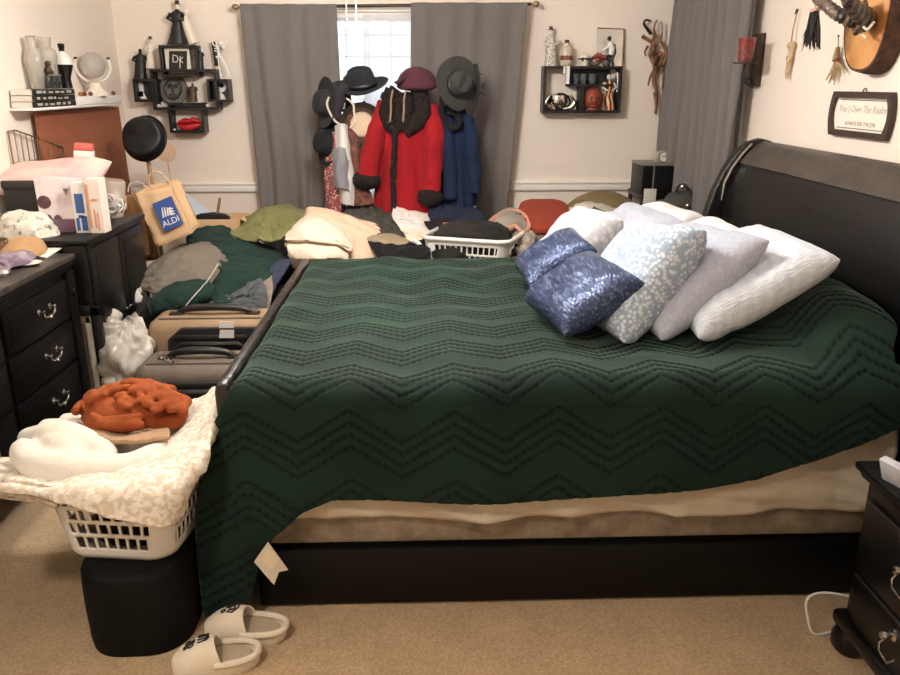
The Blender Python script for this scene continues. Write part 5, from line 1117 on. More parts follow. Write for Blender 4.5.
# hanging cloth lengths
def hang(name, label, cat, px_rows, m, fold=.012, fs=9, seed=1, thick=.012, n=60, k=24, warp=(1, 1, .25)): return tag(cloth(name, P(px_rows), m, fold=fold, fs=fs, thick=thick, n=n, k=k, seed=seed, warp=warp), label, cat)
FLW = mat('flower_print', '2b1e22', .9, col2='d8bdb6', tex='voronoi', vs=70, lo=.30, hi=.34, bump=.2, bs=80)
_r = FLW.node_tree.nodes
for nd in _r:
    if nd.type == 'VALTORGB':
        nd.color_ramp.elements[0].color = lin('dcc8c0'); nd.color_ramp.elements[1].color = lin('38191d'); e = nd.color_ramp.elements.new(.40); e.color = lin('9a4a48'); nd.color_ramp.elements[0].position = .33; nd.color_ramp.elements[2].position = .45
hang('flower_dress', 'narrow flower print dress hanging at left of the coat stand', 'dress', [[(331, 134, 4.62), (336, 132, 4.56), (342, 134, 4.6)], [(329, 160, 4.6), (336, 160, 4.54), (343, 160, 4.58)], [(328, 190, 4.6), (336, 190, 4.53), (343, 190, 4.58)], [(328, 218, 4.6), (335, 220, 4.53), (342, 218, 4.57)]], FLW, seed=81)
hang('white_scarf', 'long white scarf hanging between flower dress and brown shawl', 'scarf', [[(339, 126, 4.56), (342, 124, 4.52), (345, 126, 4.54)], [(340, 150, 4.54), (344, 150, 4.49), (348, 150, 4.52)], [(340, 178, 4.54), (345, 178, 4.48), (351, 178, 4.51)], [(341, 200, 4.54), (346, 204, 4.48), (353, 206, 4.5)]], fab('d9d6d2', col2='c6c3c1', vs=8), seed=82)
hang('grey_scarf', 'slim grey scarf ends hanging over the white scarf', 'scarf', [[(336, 150, 4.52), (341, 148, 4.48), (345, 152, 4.5)], [(337, 166, 4.51), (341, 166, 4.46), (345, 168, 4.48)], [(338, 186, 4.5), (342, 188, 4.45), (346, 192, 4.47)]], fab('86868c'), seed=83, n=34, k=18)
hang('brown_shawl', 'brown patterned shawl hanging between white scarf and red coat', 'shawl', [[(348, 118, 4.58), (352, 116, 4.55), (356, 120, 4.56)], [(350, 145, 4.56), (354, 145, 4.52), (358, 146, 4.55)], [(352, 175, 4.56), (356, 175, 4.52), (362, 176, 4.55)], [(354, 204, 4.55), (360, 206, 4.5), (374, 204, 4.52)]], mat('shawl_print', '3a2a24', .9, col2='7c4a3c', vs=30, bump=.4, bs=80), seed=84)
# coats: closed lofted bodies with folds
def loft(L, nseg=56, folds=(9, .06), seed=1):
    """L: rings (centre, half width, half depth, fold strength)"""
    b = B(); L = [(Vector(c), rx, ry, f) for c, rx, ry, f in L]; N = 40
    def at_t(t):
        n = len(L)-1; x = t*n; i = min(int(x), n-1); f = x-i
        return cr([l[0] for l in L], t), L[i][1]*(1-f)+L[i+1][1]*f, L[i][2]*(1-f)+L[i+1][2]*f, L[i][3]*(1-f)+L[i+1][3]*f
    def g(u, v):
        c, rx, ry, fo = at_t(v); a = 2*PI*u
        k = 1+fo*math.sin(a*folds[0]+seed+1.5*nz((u*2, v*2, seed)))*.5+fo*nz((math.cos(a)*2, math.sin(a)*2, v*3+seed), 1.3)
        return c+Vector((rx*k*math.cos(a), ry*k*math.sin(a), .0))
    b.grid(g, nseg, N, cu=True)
    return b
def px_ring(x0, x1, y, Y, dep, fo): a, c = at(x0, y, Y=Y), at(x1, y, Y=Y); return ((a+c)/2, (c-a).length/2, dep, fo)
RED = fab('9a1a21', bump=.25, bs=120, col2='8a151c', vs=5); FURM = mat('dark_brown_fur', '0d0807', .95, bump=1.0, bs=70, col2='1c120e', vs=40)
rcoat = thing('red_coat', 'bright red coat with dark fur collar and cuffs on right stand', 'coat', (at(405, 150, Y=4.6).x, 4.58, .9))
obj('coat_body', loft([px_ring(392, 424, 96, 4.62, .05, .02), px_ring(382, 432, 110, 4.60, .085, .08), px_ring(378, 435, 140, 4.58, .09, .14), px_ring(376, 437, 175, 4.58, .095, .2), px_ring(377, 438, 213, 4.58, .10, .24)], seed=3), RED, rcoat, mods=(SOL(.006), SUB(1)), angle=180)
def sleeve(pts, m, rad, seed, par, name='sleeve', fo=.1):
    P_ = [at(x, y, Y=Y) for x, y, Y in pts]; n = 26; b = B()
    pp = [cr(P_, k/(n-1)) for k in range(n)]
    b.tube(pp, [rad[0]+(rad[1]-rad[0])*k/(n-1)+.006*nz((k*.5, seed, 0)) for k in range(n)], 18)
    for v in b.bm.verts: v.co += Vector((nz(v.co, 12, seed), nz(v.co, 12, seed+1), nz(v.co, 12, seed+2)))*.010
    return obj(name, b, m, par, mods=(SUB(1),), angle=180)
sleeve(((386, 104, 4.57), (378, 128, 4.53), (372, 152, 4.51), (367, 178, 4.50)), RED, (.055, .055), 5, rcoat)
sleeve(((430, 106, 4.56), (434, 135, 4.52), (433, 165, 4.50), (431, 192, 4.49)), RED, (.055, .055), 9, rcoat)
def furry(name, c, r, par, seed, m=FURM, M=None, amp=.10):
    o = heap(name, c, r, m, amp=amp, fs=16, seed=seed, flat=False, parent=par, u=60, v=40, M=M); return o
furry('fur_cuff', at(366, 180, Y=4.50), (.075, .06, .05), rcoat, 3); furry('fur_cuff', at(430, 197, Y=4.48), (.065, .06, .052), rcoat, 4)
b = B()
for pts, rr in (([(396, 88), (390, 100), (387, 114), (392, 126), (398, 132)], .04), ([(416, 88), (421, 100), (422, 112), (414, 124), (404, 132)], .045), ([(404, 92), (404, 106), (404, 120), (403, 130)], .05)):
    b.tube([cr([at(x, y, Y=4.50) for x, y in pts], k/24) for k in range(25)], [rr*(.8+.3*math.sin(PI*k/24)) for k in range(25)], 16)
for v in b.bm.verts: v.co += Vector((nz(v.co, 45, 1), nz(v.co, 45, 2), nz(v.co, 45, 3)))*.016
obj('fur_collar', b, FURM, rcoat, mods=(SUB(1),), angle=180)
b = B(); b.tube([cr([at(x, y, Y=4.475) for x, y in ((395, 130), (394, 155), (393, 180), (394, 211))], k/30) for k in range(31)], [.016]*31, 10)
for v in b.bm.verts: v.co += Vector((nz(v.co, 50, 1), nz(v.co, 50, 2), nz(v.co, 50, 3)))*.009
obj('fur_trim', b, FURM, rcoat, angle=180)
b = B()
for x in (391, 404): b.tube([cr([at(x+dx, y, Y=4.435) for dx, y in ((2, 90), (0, 100), (0, 110), (-1, 122))], k/12) for k in range(13)], .006, 6)
obj('collar_cord', b, pla('8d7560'), rcoat)
cap = thing('burgundy_cap', 'burgundy flat cap sitting on top of the red coat collar', 'cap', at(417, 82, Y=4.5)); cc = at(417, 78, Y=4.5)
heap('crown', (cc.x, cc.y, cc.z-.045), (.105, .09, .10), fab('4d2a33', bump=.3, bs=90), amp=.06, fs=7, seed=8, parent=cap)
b = B(); b.grid(lambda u, v: cc+Vector((-.06-.065*v*(1-.3*(2*u-1)**2), -.075+.15*u-.02*v, -.005-.03*v-.01*(2*u-1)**2+.045-.03)), 14, 6); obj('peak', b, fab('43242c'), cap, mods=(SOL(.006),))
NAVYJ = fab('1b2843', bump=.25, bs=120, col2='17223a', vs=5)
nj = thing('navy_jacket', 'navy blue jacket hanging at right of the red coat', 'jacket', (at(456, 160, Y=4.6).x, 4.6, .9))
obj('jacket_body', loft([px_ring(446, 462, 106, 4.64, .04, .02), px_ring(440, 468, 118, 4.62, .07, .08), px_ring(440, 472, 150, 4.60, .08, .14), px_ring(440, 475, 185, 4.60, .085, .2), px_ring(441, 476, 212, 4.60, .09, .22)], seed=8), NAVYJ, nj, mods=(SOL(.006), SUB(1)), angle=180)
sleeve(((466, 114, 4.60), (471, 140, 4.57), (474, 168, 4.55), (475, 194, 4.54)), NAVYJ, (.045, .04), 15, nj)
sleeve(((446, 114, 4.56), (447, 140, 4.53), (450, 170, 4.52), (450, 200, 4.51)), NAVYJ, (.04, .04), 19, nj)
b = B(); b.lathe([(0, 0), (.008, 0), (.008, .004), (0, .005)], 10, TM(at(475, 207, Y=4.5), frame_of((0, -1, 0)))); obj('snap_button', b, SILVER, nj)
b = B(); b.tube([cr([at(x, y, Y=4.50) for x, y in ((444, 96), (441, 108), (446, 122), (455, 128), (459, 122), (455, 114), (447, 112))], k/40) for k in range(41)], .016, 10)
for v in b.bm.verts: v.co += Vector((nz(v.co, 30, 1), nz(v.co, 30, 2), nz(v.co, 30, 3)))*.010
tag(obj('black_scarf', b, fab('1c1c1f'), angle=180), 'black knotted scarf looped over the navy jacket top', 'scarf')
hat('hat', 'wide brimmed dark grey hat tilted on top of navy jacket', at(456, 84, Y=4.49), (.55, -.72, .12), .062, .085, .135, fab('3f3e3c', bump=.3, bs=120), brim_wave=.018, dent=.15, oval=1.1, xdir=(.5, .3, .8), band=pla('2a2927'))
b = B(); random.seed(5)
for k in range(34):
    s0 = at(472+random.uniform(-3, 3), 80+random.uniform(-6, 16), Y=4.58); d = Vector((random.uniform(.0, 1), random.uniform(-.4, .2), random.uniform(-.9, .9))).normalized()*random.uniform(.04, .085)
    b.tube([s0, s0+d*.5+Vector((0, 0, .006)), s0+d], [.007, .008, .001], 6)
b.tube([cr([at(x, y, Y=4.58) for x, y in ((474, 64), (477, 80), (476, 100), (470, 116))], k/16) for k in range(17)], .022, 10)
tag(obj('feather_boa', b, mat('black_plume', '1d1b1b', .9, sheen=.3), angle=180), 'dark feathery boa hanging behind the wide brimmed hat', 'boa')
b = B(); b.tube([at(383, 98, Y=4.52), at(387, 88, Y=4.56)], .009, 8); b.tube([at(383, 100, Y=4.52), at(381, 97, Y=4.50), at(383, 92, Y=4.50)], .006, 8); tag(obj('clip_hanger', b, pla('26262a')), 'small black hanger tip beside the fedora brim', 'hanger')
tag(cloth('striped_shirt', P([[(360, 152, 4.66), (368, 148, 4.66), (374, 152, 4.66)], [(359, 162, 4.64), (366, 162, 4.62), (372, 162, 4.64)], [(358, 172, 4.64), (365, 172, 4.62), (372, 172, 4.64)]]), mat('blue_white_stripe', 'd8e2ee', .9, col2='5b7698', tex='wave', vs=16, vd=3, lo=.5, hi=.7), fold=.008, n=24, k=20, thick=.006, seed=90), 'blue and white patterned shirt scrap between shawl and red sleeve', 'shirt')
# ------------------------------------------------------------------ wall shelf, left corner
YS = 4.89
def cub(name, px_, par, t=.014, dep=.105, back=None):
    a, c = at(px_[0], px_[1], Y=YS), at(px_[2], px_[3], Y=YS); x0, x1, z1, z0 = a.x, c.x, a.z, c.z
    b = B()
    for q in ((x0, x1, z0, z0+t), (x0, x1, z1-t, z1), (x0, x0+t, z0+t, z1-t), (x1-t, x1, z0+t, z1-t)): b.bx(q[0], q[1], YS, YS+dep, q[2], q[3], .001)
    return obj(name, b, BLACKFRAME, par, smooth=False), (x0, x1, z0, z1)
cs = thing('cube_shelf', 'black interlocking cube shelf on back wall near left corner', 'shelf', at(184, 90, Y=4.99))
cub('middle_frame', (149, 69, 219, 110), cs)
_, rt_ = cub('top_box', (158, 45, 199, 77), cs, dep=.10)
_, rl_ = cub('left_box', (132, 79, 158, 102), cs, dep=.09)
_, rr_ = cub('right_box', (206, 79, 230, 102), cs, dep=.09)
_, rb_ = cub('bottom_box', (167, 103, 205, 133), cs, dep=.10)
FCOL = dict(black=pla('1a1819', .5), bone=pla('e6ddcc', .5), white=pla('eceae5', .4), silver=pla('b9b6b0', .3, metal=.6), brown=pla('4b3729', .5), red=pla('b3262a', .25), grey=pla('6f6d69', .6), rust=pla('8a3f2b', .5), pink=pla('c9a091', .5), gold=pla('b58a4a', .35, metal=.5))
def figurine(name, label, cat, bx, by, ty, Y, robe, head, hatc=None, arm=None, wide=.30, lean_=0, waist=.55, skirt=1.0, pattern=None, group=None):
    """a small standing statuette: gown, torso, head, hat, arms"""
    f0, f1 = at(bx, by, Y=Y), at(bx+lean_, ty, Y=Y); h = f1.z-f0.z; dx = f1.x-f0.x; M = Matrix.Translation(f0)
    Sh = Matrix(((1, 0, dx/h, 0), (0, 1, 0, 0), (0, 0, 1, 0), (0, 0, 0, 1))); M = M @ Sh
    r = thing(name, label, cat, f0, group); w = h*wide/2
    b = B(); b.lathe([(0, 0), (w*skirt, 0), (w*skirt, h*.02), (w*.85, h*.2), (w*waist, h*.48), (w*.75, h*.62), (w*.80, h*.70), (w*.3, h*.76), (w*.22, h*.79), (0, h*.79)], 20, M, lambda p, a, i: Vector((p.x*(1+.08*math.sin(a*5)), p.y*.7, p.z))); obj('gown', b, pattern or FCOL[robe], r, angle=70)
    b = B(); b.ball(M @ Vector((0, 0, h*.85)), (h*.055, h*.055, h*.07), u=14, v=10); b.ball(M @ Vector((-h*.02, -h*.05, h*.86)), h*.014, u=8, v=6); b.ball(M @ Vector((h*.02, -h*.05, h*.86)), h*.014, u=8, v=6); obj('head', b, FCOL[head], r)
    for s in (-1, 1):
        b = B(); b.tube([M @ Vector((s*w*.75, 0, h*.70)), M @ Vector((s*w*1.05, -w*.2, h*.58)), M @ Vector((s*w*.35, -w*.75, h*.52))], [w*.2, w*.17, w*.12], 8); obj('arm', b, FCOL[arm or robe], r)
    if hatc:
        b = B(); b.lathe([(0, h*.90), (h*.085, h*.90), (h*.085, h*.91), (h*.05, h*.912), (h*.048, h*.99), (0, h*1.0)], 16, M); obj('top_hat', b, FCOL[hatc], r)
    return r
YF2 = 4.935
figurine('figurine', 'tall black gowned figurine with top hat above the cube shelf top box', 'figurine', 177, 44, 0, YF2, 'black', 'bone', 'black', arm='black', wide=.42, skirt=1.15)
b = B(); f = at(186, 12, Y=YF2-.03); b.ball(f, (.016, .014, .018)); b.ball(f+Vector((-.004, 0, -.035)), (.012, .01, .02)); b.tube([f+Vector((-.01, 0, -.05)), f+Vector((.012, 0, -.12)), f+Vector((.03, 0, -.17))], [.02, .026, .03], 8)
o = obj('pale_companion', b, FCOL['bone']); o.parent = [q for q in bpy.data.objects if q.get('label', '').startswith('tall black gowned')][0]; o.matrix_parent_inverse = WM[o.parent.name].inverted()
figurine('figurine', 'black figurine pair of silhouettes standing on the left box', 'figurine', 140, 79, 46, YF2, 'black', 'black', wide=.42, waist=.8)
figurine('figurine', 'slim black and white figurine with tall hat left of top box', 'figurine', 150, 68, 36, YF2, 'bone', 'bone', 'black', arm='white', wide=.30)
figurine('figurine', 'small black figurine right of the top box, on the middle frame', 'figurine', 199.5, 69, 46, YF2, 'black', 'grey', wide=.40, waist=.8)
sk = thing('skeleton_figurine', 'dancing white skeleton figurine on the right box', 'figurine', at(220, 79, Y=YF2))
b = B()
def T_(pts, r=.0045): b.tube([at(x, y, Y=YF2-.02) for x, y in pts], r, 6)
T_([(218, 56), (219, 66), (221, 79)]); T_([(220, 56), (226, 66), (229, 76)]); T_([(216, 44), (218, 50), (219, 57)], .007); T_([(214, 46), (212, 42), (216, 39)]); T_([(219, 46), (224, 48), (227, 42), (225, 39)]); T_([(216, 57), (222, 57)], .007)
for yy in (46, 48.5, 51): T_([(214.5, yy), (219.5, yy)], .003)
b.ball(at(222, 44, Y=YF2-.02), (.016, .016, .02)); b.tube([at(221, 79, Y=YF2-.02), at(229, 79, Y=YF2-.02)], .004); obj('skeleton', b, FCOL['white'], sk)
b = B(); b.tube([at(x, y, Y=YF2+.0) for x, y in ((213, 42), (216, 52), (217, 62), (216, 66))], [.012, .018, .016, .01], 8); obj('black_shawl', b, FCOL['black'], sk)
def photo(name, label, px_, Y, m1, design):
    a, c = at(px_[0], px_[1], Y=Y), at(px_[2], px_[3], Y=Y); r = thing(name, label, 'photo', ((a.x+c.x)/2, Y, c.z))
    b = B(); b.bx(a.x, c.x, Y, Y+.008, c.z, a.z, .001); obj('card', b, m1, r, smooth=False)
    for nm, col, pts in design:
        b = B(); b.prism([at(x, y, Y=Y-.001) for x, y in pts], (0, .001, 0)); obj(nm, b, FCOL[col], r, smooth=False)
    return r
def ell(cx, cy, rx, ry, n=16): return [(cx+rx*math.cos(2*PI*k/n), cy+ry*math.sin(2*PI*k/n)) for k in range(n)]
photo('framed_photo', 'white mounted dark photo inside the top box of cube shelf', (164, 48, 191, 69.5), 4.93, pla('e6dfd2'), [('dark_image', 'black', [(169, 51), (187, 51), (187, 69), (169, 69)])])
pm = [q for q in bpy.data.objects if q.get('label', '').startswith('white mounted dark')][0]
b = B()
for pts in ([(173, 55), (173, 62)], [(173, 55), (177, 56), (178, 59), (177, 62), (173, 62)], [(180, 56), (180, 68)], [(183, 57), (180, 60), (183, 63)]): b.tube([at(x, y, Y=4.928) for x, y in pts], .0028, 6)
obj('pale_letter_marks', b, FCOL['bone'], pm)
photo('photo_card', 'black and white portrait photo inside the left box of cube shelf', (135, 80.5, 155, 100), 4.95, pla('232222'), [('white_area', 'white', [(138, 82), (143, 82), (144, 93), (147, 99), (141, 99), (138, 92)]), ('face', 'grey', ell(141, 94, 2.5, 3))])
photo('photo_card', 'white skull portrait photo inside the right box of cube shelf', (212, 80.5, 228, 101), 4.95, pla('1c1b1b'), [('skull', 'white', ell(221, 87, 5.2, 5.5)), ('shirt', 'white', [(216, 100), (218, 95), (221, 92.5), (224, 95), (226, 100)]), ('eye', 'black', ell(221.5, 85.5, 2.4, 2.4))])
b = B(); p = at(173, 90, Y=4.96); b.lathe([(0, 0), (.082, 0), (.086, .006), (.08, .014), (0, .018)], 32, TM(p+Vector((0, .02, 0)), frame_of((0, -1, .12)))); dk = obj('disc_plaque', b, pla('5d5b57', .6)); tag(dk, 'round grey plaque with engraved face in the middle of cube shelf', 'plaque')
b = B()
for pts in (ell(173, 89, 8.5, 9.5, 20)+[(181.5, 89)], [(168, 86), (170, 84), (172, 86), (170, 88), (168, 86)], [(174, 86), (176, 84), (178, 86), (176, 88), (174, 86)], [(173, 88), (172, 92), (174, 92)], [(169, 95), (173, 94), (177, 95), (173, 97), (169, 95)], [(166, 92), (168, 98), (173, 100), (178, 98), (180, 92)]): b.tube([at(x, y, Y=4.957) for x, y in pts], .0035, 6)
obj('engraved_face', b, FCOL['black'], dk)
figurine('figurine', 'small brown carved couple right of the round grey plaque', 'figurine', 192.5, 102, 81, 4.93, 'brown', 'brown', wide=.48, waist=.8)
for k, px_ in enumerate(((159, 106), (208, 105.5))):
    b = B(); b.ball(at(px_[0], px_[1], Y=4.93), (.014, .012, .011), u=12, v=8, f=lambda p: p*(1+.2*nz(p, 3, k))); tag(obj('pebble', b, FCOL['bone']), ['pale pebble at left in the middle frame bottom', 'pale pebble at right in the middle frame bottom'][k], 'pebble')
lp_ = at(189.5, 123.5, Y=4.93)
def lips(up):
    def f(u, v):
        x = 2*u-1; th = v*PI
        wq = max(0, 1-abs(x)**2.2)**.8
        top = .024*wq*(1-.28*math.exp(-(x/.2)**2)) if up else .028*wq
        return lp_+Vector((x*.075, -.028*math.sin(th)*(.3+.7*wq), (1 if up else -1)*(top*.8*(1-math.cos(th))) + .004*math.sin(x*3)))
    b = B(); b.grid(f, 40, 16); return b
b = lips(True); b2 = lips(False); r_ = thing('lips_ornament', 'glossy red lips ornament in the bottom box of cube shelf', 'ornament', lp_-Vector((0, 0, .03)))
obj('upper_lip', b, FCOL['red'], r_); obj('lower_lip', b2, FCOL['red'], r_)
b = B(); b.ball(at(174, 130, Y=4.93), (.012, .01, .01)); tag(obj('pebble', b, FCOL['white']), 'tiny white bead at lower left inside the bottom box', 'pebble')

# ------------------------------------------------------------------ wall shelf, right of window
ws = thing('box_shelf', 'black rectangular wall shelf right of window, full of curios', 'shelf', at(582, 112, Y=4.99))
_, o_ = cub('outer_box', (544, 66, 620, 113), ws, t=.016, dep=.11)
a, c = at(569, 67, Y=YS), at(613, 86, Y=YS)
b = B(); b.bx(a.x, c.x, YS, YS+.10, c.z, c.z+.012); b.bx(a.x, a.x+.012, YS, YS+.10, c.z, a.z); b.bx(a.x, c.x, YS+.09, YS+.10, c.z, a.z); obj('inner_tray', b, BLACKFRAME, ws, smooth=False)
a = at(580, 87, Y=YS); c = at(583, 112, Y=YS)
b = B(); b.bx(a.x, c.x, YS, YS+.10, c.z, a.z); obj('divider', b, BLACKFRAME, ws, smooth=False)
a = at(566.5, 66, Y=YS); c = at(569, 84, Y=YS); b = B(); b.bx(a.x, c.x, YS-.004, YS+.001, c.z, a.z); b.bx(at(563.5, 66, Y=YS).x, at(565.5, 66, Y=YS).x, YS-.004, YS+.001, at(564, 73, Y=YS).z, a.z); obj('white_tag', b, FCOL['white'], ws, smooth=False)
PAT = mat('engraved_black_white', '2c2a2a', .5, col2='d9d2c6', tex='voronoi', vs=110, lo=.3, hi=.45)
figurine('figurine', 'tall black and white patterned skeleton bride figurine on box shelf left', 'figurine', 551, 66, 26, YF2, 'black', 'bone', 'brown', arm='bone', wide=.36, waist=.75, pattern=PAT)
sb = thing('bottle', 'small clear and brown bottle beside the tall patterned figurine', 'bottle', at(566, 66, Y=YF2)); Mb = Matrix.Translation(at(566, 65.5, Y=YF2)); 
b = B(); b.lathe([(0, 0), (.034, 0), (.037, .004), (.037, .09), (.03, .105), (.013, .115), (.012, .128), (0, .128)], 20, Mb); obj('glass_body', b, mat('bottle_glass', 'd8cbb8', .15, alpha=.85), sb)
b = B(); b.lathe([(.0375, .03), (.0378, .03), (.0378, .055), (.0375, .055)], 20, Mb); obj('label_band', b, pla('7b3f34'), sb)
b = B(); b.lathe([(0, .126), (.013, .126), (.013, .142), (0, .144)], 14, Mb); obj('stopper', b, FCOL['black'], sb)
so = thing('skull_ornament', 'pale skull ornament with dark goggles between bottle and motorcycle', 'ornament', at(584, 66, Y=YF2)); p = at(584, 60, Y=YF2)
b = B(); b.ball(p+Vector((0, 0, .002)), (.036, .036, .038)); b.ball(p+Vector((0, -.012, -.028)), (.022, .022, .016)); obj('skull', b, FCOL['bone'], so)
b = B()
for s in (-1, 1): b.ball(p+Vector((s*.014, -.033, .003)), (.011, .006, .011), u=12, v=8)
b.tube([p+Vector((.034*math.cos(a), .034*math.sin(a), .006)) for a in [2*PI*k/20 for k in range(21)]], .005, 6); obj('goggles', b, FCOL['brown'], so)
pn = thing('mirror_panel', 'tall pale mirror panel leaning on wall above box shelf, black silhouette', 'mirror panel', at(611, 66, Y=4.97)); q = [at(x, y, Y=Y) for x, y, Y in ((598, 66, 4.955), (622, 66, 4.955), (624, 29, 4.985), (597.5, 28, 4.985))]
b = B(); b.prism(q, (0, .012, 0)); obj('panel', b, mat('pale_mirror', 'd9d4cd', .12, metal=.55), pn, smooth=False)
def edge(b, pts, r): b.tube([Vector(p)+Vector((0, -.002, 0)) for p in pts], r, 6)
b = B(); edge(b, [q[1], q[2], q[3]], .004); obj('edge', b, pla('8a6d58'), pn)
rd = thing('motorcycle_model', 'little model motorcycle with black and white rider on box shelf', 'model', at(604, 66, Y=4.92)); Yr = 4.915
b = B()
for x in (594, 606): p = at(x, 62.5, Y=Yr); b.tube([p+Vector((.022*math.cos(a), 0, .022*math.sin(a))) for a in [2*PI*k/20 for k in range(21)]], .006, 8, cap=False)
obj('wheels', b, FCOL['black'], rd)
b = B(); b.tube([at(x, y, Y=Yr) for x, y in ((592, 58), (597, 55), (603, 57), (608, 57))], [.006, .014, .014, .007], 10); b.ball(at(598, 60, Y=Yr), (.02, .012, .014)); obj('frame', b, FCOL['rust'], rd)
b = B(); b.tube([at(x, y, Y=Yr) for x, y in ((594, 62), (597, 52), (600, 51))], .004, 6); obj('fork', b, FCOL['silver'], rd)
b = B(); b.tube([at(x, y, Y=Yr) for x, y in ((610, 42), (612, 48), (611, 55))], [.014, .018, .014], 10); b.tube([at(x, y, Y=Yr) for x, y in ((610, 45), (605, 49), (602, 51))], .006, 8); obj('rider_jacket', b, FCOL['white'], rd)
b = B(); b.tube([at(x, y, Y=Yr) for x, y in ((611, 55), (606, 57), (609, 62), (607, 66))], [.012, .011, .009, .008], 8); b.tube([at(x, y, Y=Yr) for x, y in ((614, 44), (615, 52), (612, 60), (613, 66))], .009, 8); b.ball(at(609.5, 38.5, Y=Yr), (.013, .013, .014)); obj('rider_dark_parts', b, FCOL['black'], rd)
gc_ = at(588, 79, Y=4.93)
for k, (x, w) in enumerate(((576, .02), (583, .022), (592, .026))):
    b = B(); zt3 = at(x, 84.5, Y=4.93); b.lathe([(0, 0), (w*.6, 0), (w, .03), (w*.9, .06), (w*.8, .06), (w*.85, .03), (0, .008)], 18, Matrix.Translation(zt3)); tag(obj('glass_cup', b, mat('green_grey_glass', '6f7d7a', .1, trans=.5)), ['left green grey glass cup in the inner tray', 'middle green grey glass cup in the inner tray', 'right wide green grey glass cup in the inner tray'][k], 'cup', 'glass cups in the tray')
ps = at(559, 111, Y=4.93); spn = thing('silver_pumpkin', 'shiny silver ribbed bowl ornament at lower left of box shelf', 'ornament', ps)
b = B(); b.lathe([(0, .0), (.03, .0), (.058, .025), (.066, .055), (.055, .09), (.02, .105), (0, .1)], 40, Matrix.Translation(ps), lambda p, a, i: Vector((p.x*(1+.07*abs(math.sin(a*4))), p.y*(.75), p.z))); obj('ribbed_body', b, mat('chrome', 'c9c6c2', .12, 1), spn)
b = B()
for s in (-1, 1): b.tube([cr([ps+Vector((s*x, -.03, z)) for x, z in ((.02, .012), (.06, .02), (.085, .05), (.06, .09))], k/14) for k in range(15)], [.006+.008*math.sin(PI*k/14) for k in range(15)], 8)
obj('side_leaf', b, bpy.data.materials['chrome'], spn)
b = B(); b.ball(ps+Vector((0, -.055, .05)), (.016, .012, .016)); obj('boss', b, FCOL['brown'], spn)
hd = thing('carved_head', 'reddish brown carved head ornament at lower middle of box shelf', 'ornament', at(593, 111, Y=4.93)); p = at(593, 99, Y=4.93)
b = B(); b.ball(p, (.056, .045, .066), f=lambda v: v*(1+.05*nz(v, 4, 3))); b.ball(p+Vector((0, -.045, -.012)), (.012, .014, .018)); b.ball(p+Vector((0, -.04, -.04)), (.025, .012, .008)); b.lathe([(0, 0), (.04, 0), (.04, .02), (0, .02)], 16, Matrix.Translation((p.x, p.y, at(593, 111, Y=4.93).z))); obj('head', b, FCOL['rust'], hd)
b = B()
for s in (-1, 1): b.ball(p+Vector((s*.02, -.042, .008)), (.010, .005, .007), u=10, v=6)
obj('eyes', b, FCOL['brown'], hd)
fg = figurine('figurine', 'white and copper figurine with flowing gown at right of box shelf', 'figurine', 609, 111, 71, 4.925, 'pink', 'white', arm='white', wide=.34, waist=.6, pattern=mat('copper_swirl', '2a1d1a', .3, col2='e0a070', tex='wave', vs=14, vd=6, lo=.35, hi=.6))
b = B(); b.tube([cr([at(x, y, Y=4.93) for x, y in ((617, 72), (618, 80), (617, 92))], k/10) for k in range(11)], .006, 8); tag(obj('white_stick', b, FCOL['white']), 'slim white stick beside copper figurine in box shelf', 'stick')

# ------------------------------------------------------------------ wall hangings
wh = thing('dried_root_hanging', 'reddish dried root and horn bundle hanging beside right curtain', 'wall hanging', at(655, 70, Y=4.97))
RT_ = mat('dried_root', '9a6a50', .8, col2='6b4434', vs=30, bump=.4, bs=60)
def branch(b, pts, r, Y=4.955): b.tube([cr([at(x, y, Y=Y-.01*math.sin(i*1.3)) for i, (x, y) in enumerate(pts)], k/18) for k in range(19)], [r[0]+(r[1]-r[0])*k/18 for k in range(19)], 8)
b = B()
for pts, r in (([(654, 44), (652, 56), (655, 66), (654, 80), (657, 96), (656, 114)], (.02, .006)), ([(660, 40), (666, 52), (664, 62), (657, 68)], (.008, .012)), ([(648, 46), (645, 52), (646, 56)], (.008, .005)), ([(654, 70), (650, 78), (648, 86)], (.01, .004)), ([(659, 66), (663, 76), (662, 90)], (.010, .004)), ([(650, 54), (656, 60), (662, 52)], (.014, .012)), ([(655, 34), (652, 44)], (.008, .012)), ([(662, 22), (662, 34), (660, 44)], (.003, .008)), ([(657, 20), (654, 28), (656, 38)], (.004, .008)), ([(642, 36), (648, 40), (654, 44)], (.012, .008)), ([(655, 92), (656, 104), (655, 114)], (.012, .006)), ([(652, 62), (658, 66), (661, 60), (656, 54)], (.008, .010))): branch(b, pts, r)
obj('root', b, RT_, wh)
b = B(); branch(b, [(651, 21), (646, 20), (644, 24), (648, 30), (651, 34)], (.005, .010)); obj('dark_horn', b, FCOL['black'], wh)
b = B()
for x, y in ((653, 53), (657, 58), (655, 62), (656, 68)): b.ball(at(x, y, Y=4.93), (.014, .010, .018), u=10, v=8)
obj('dark_knots', b, FCOL['brown'], wh)
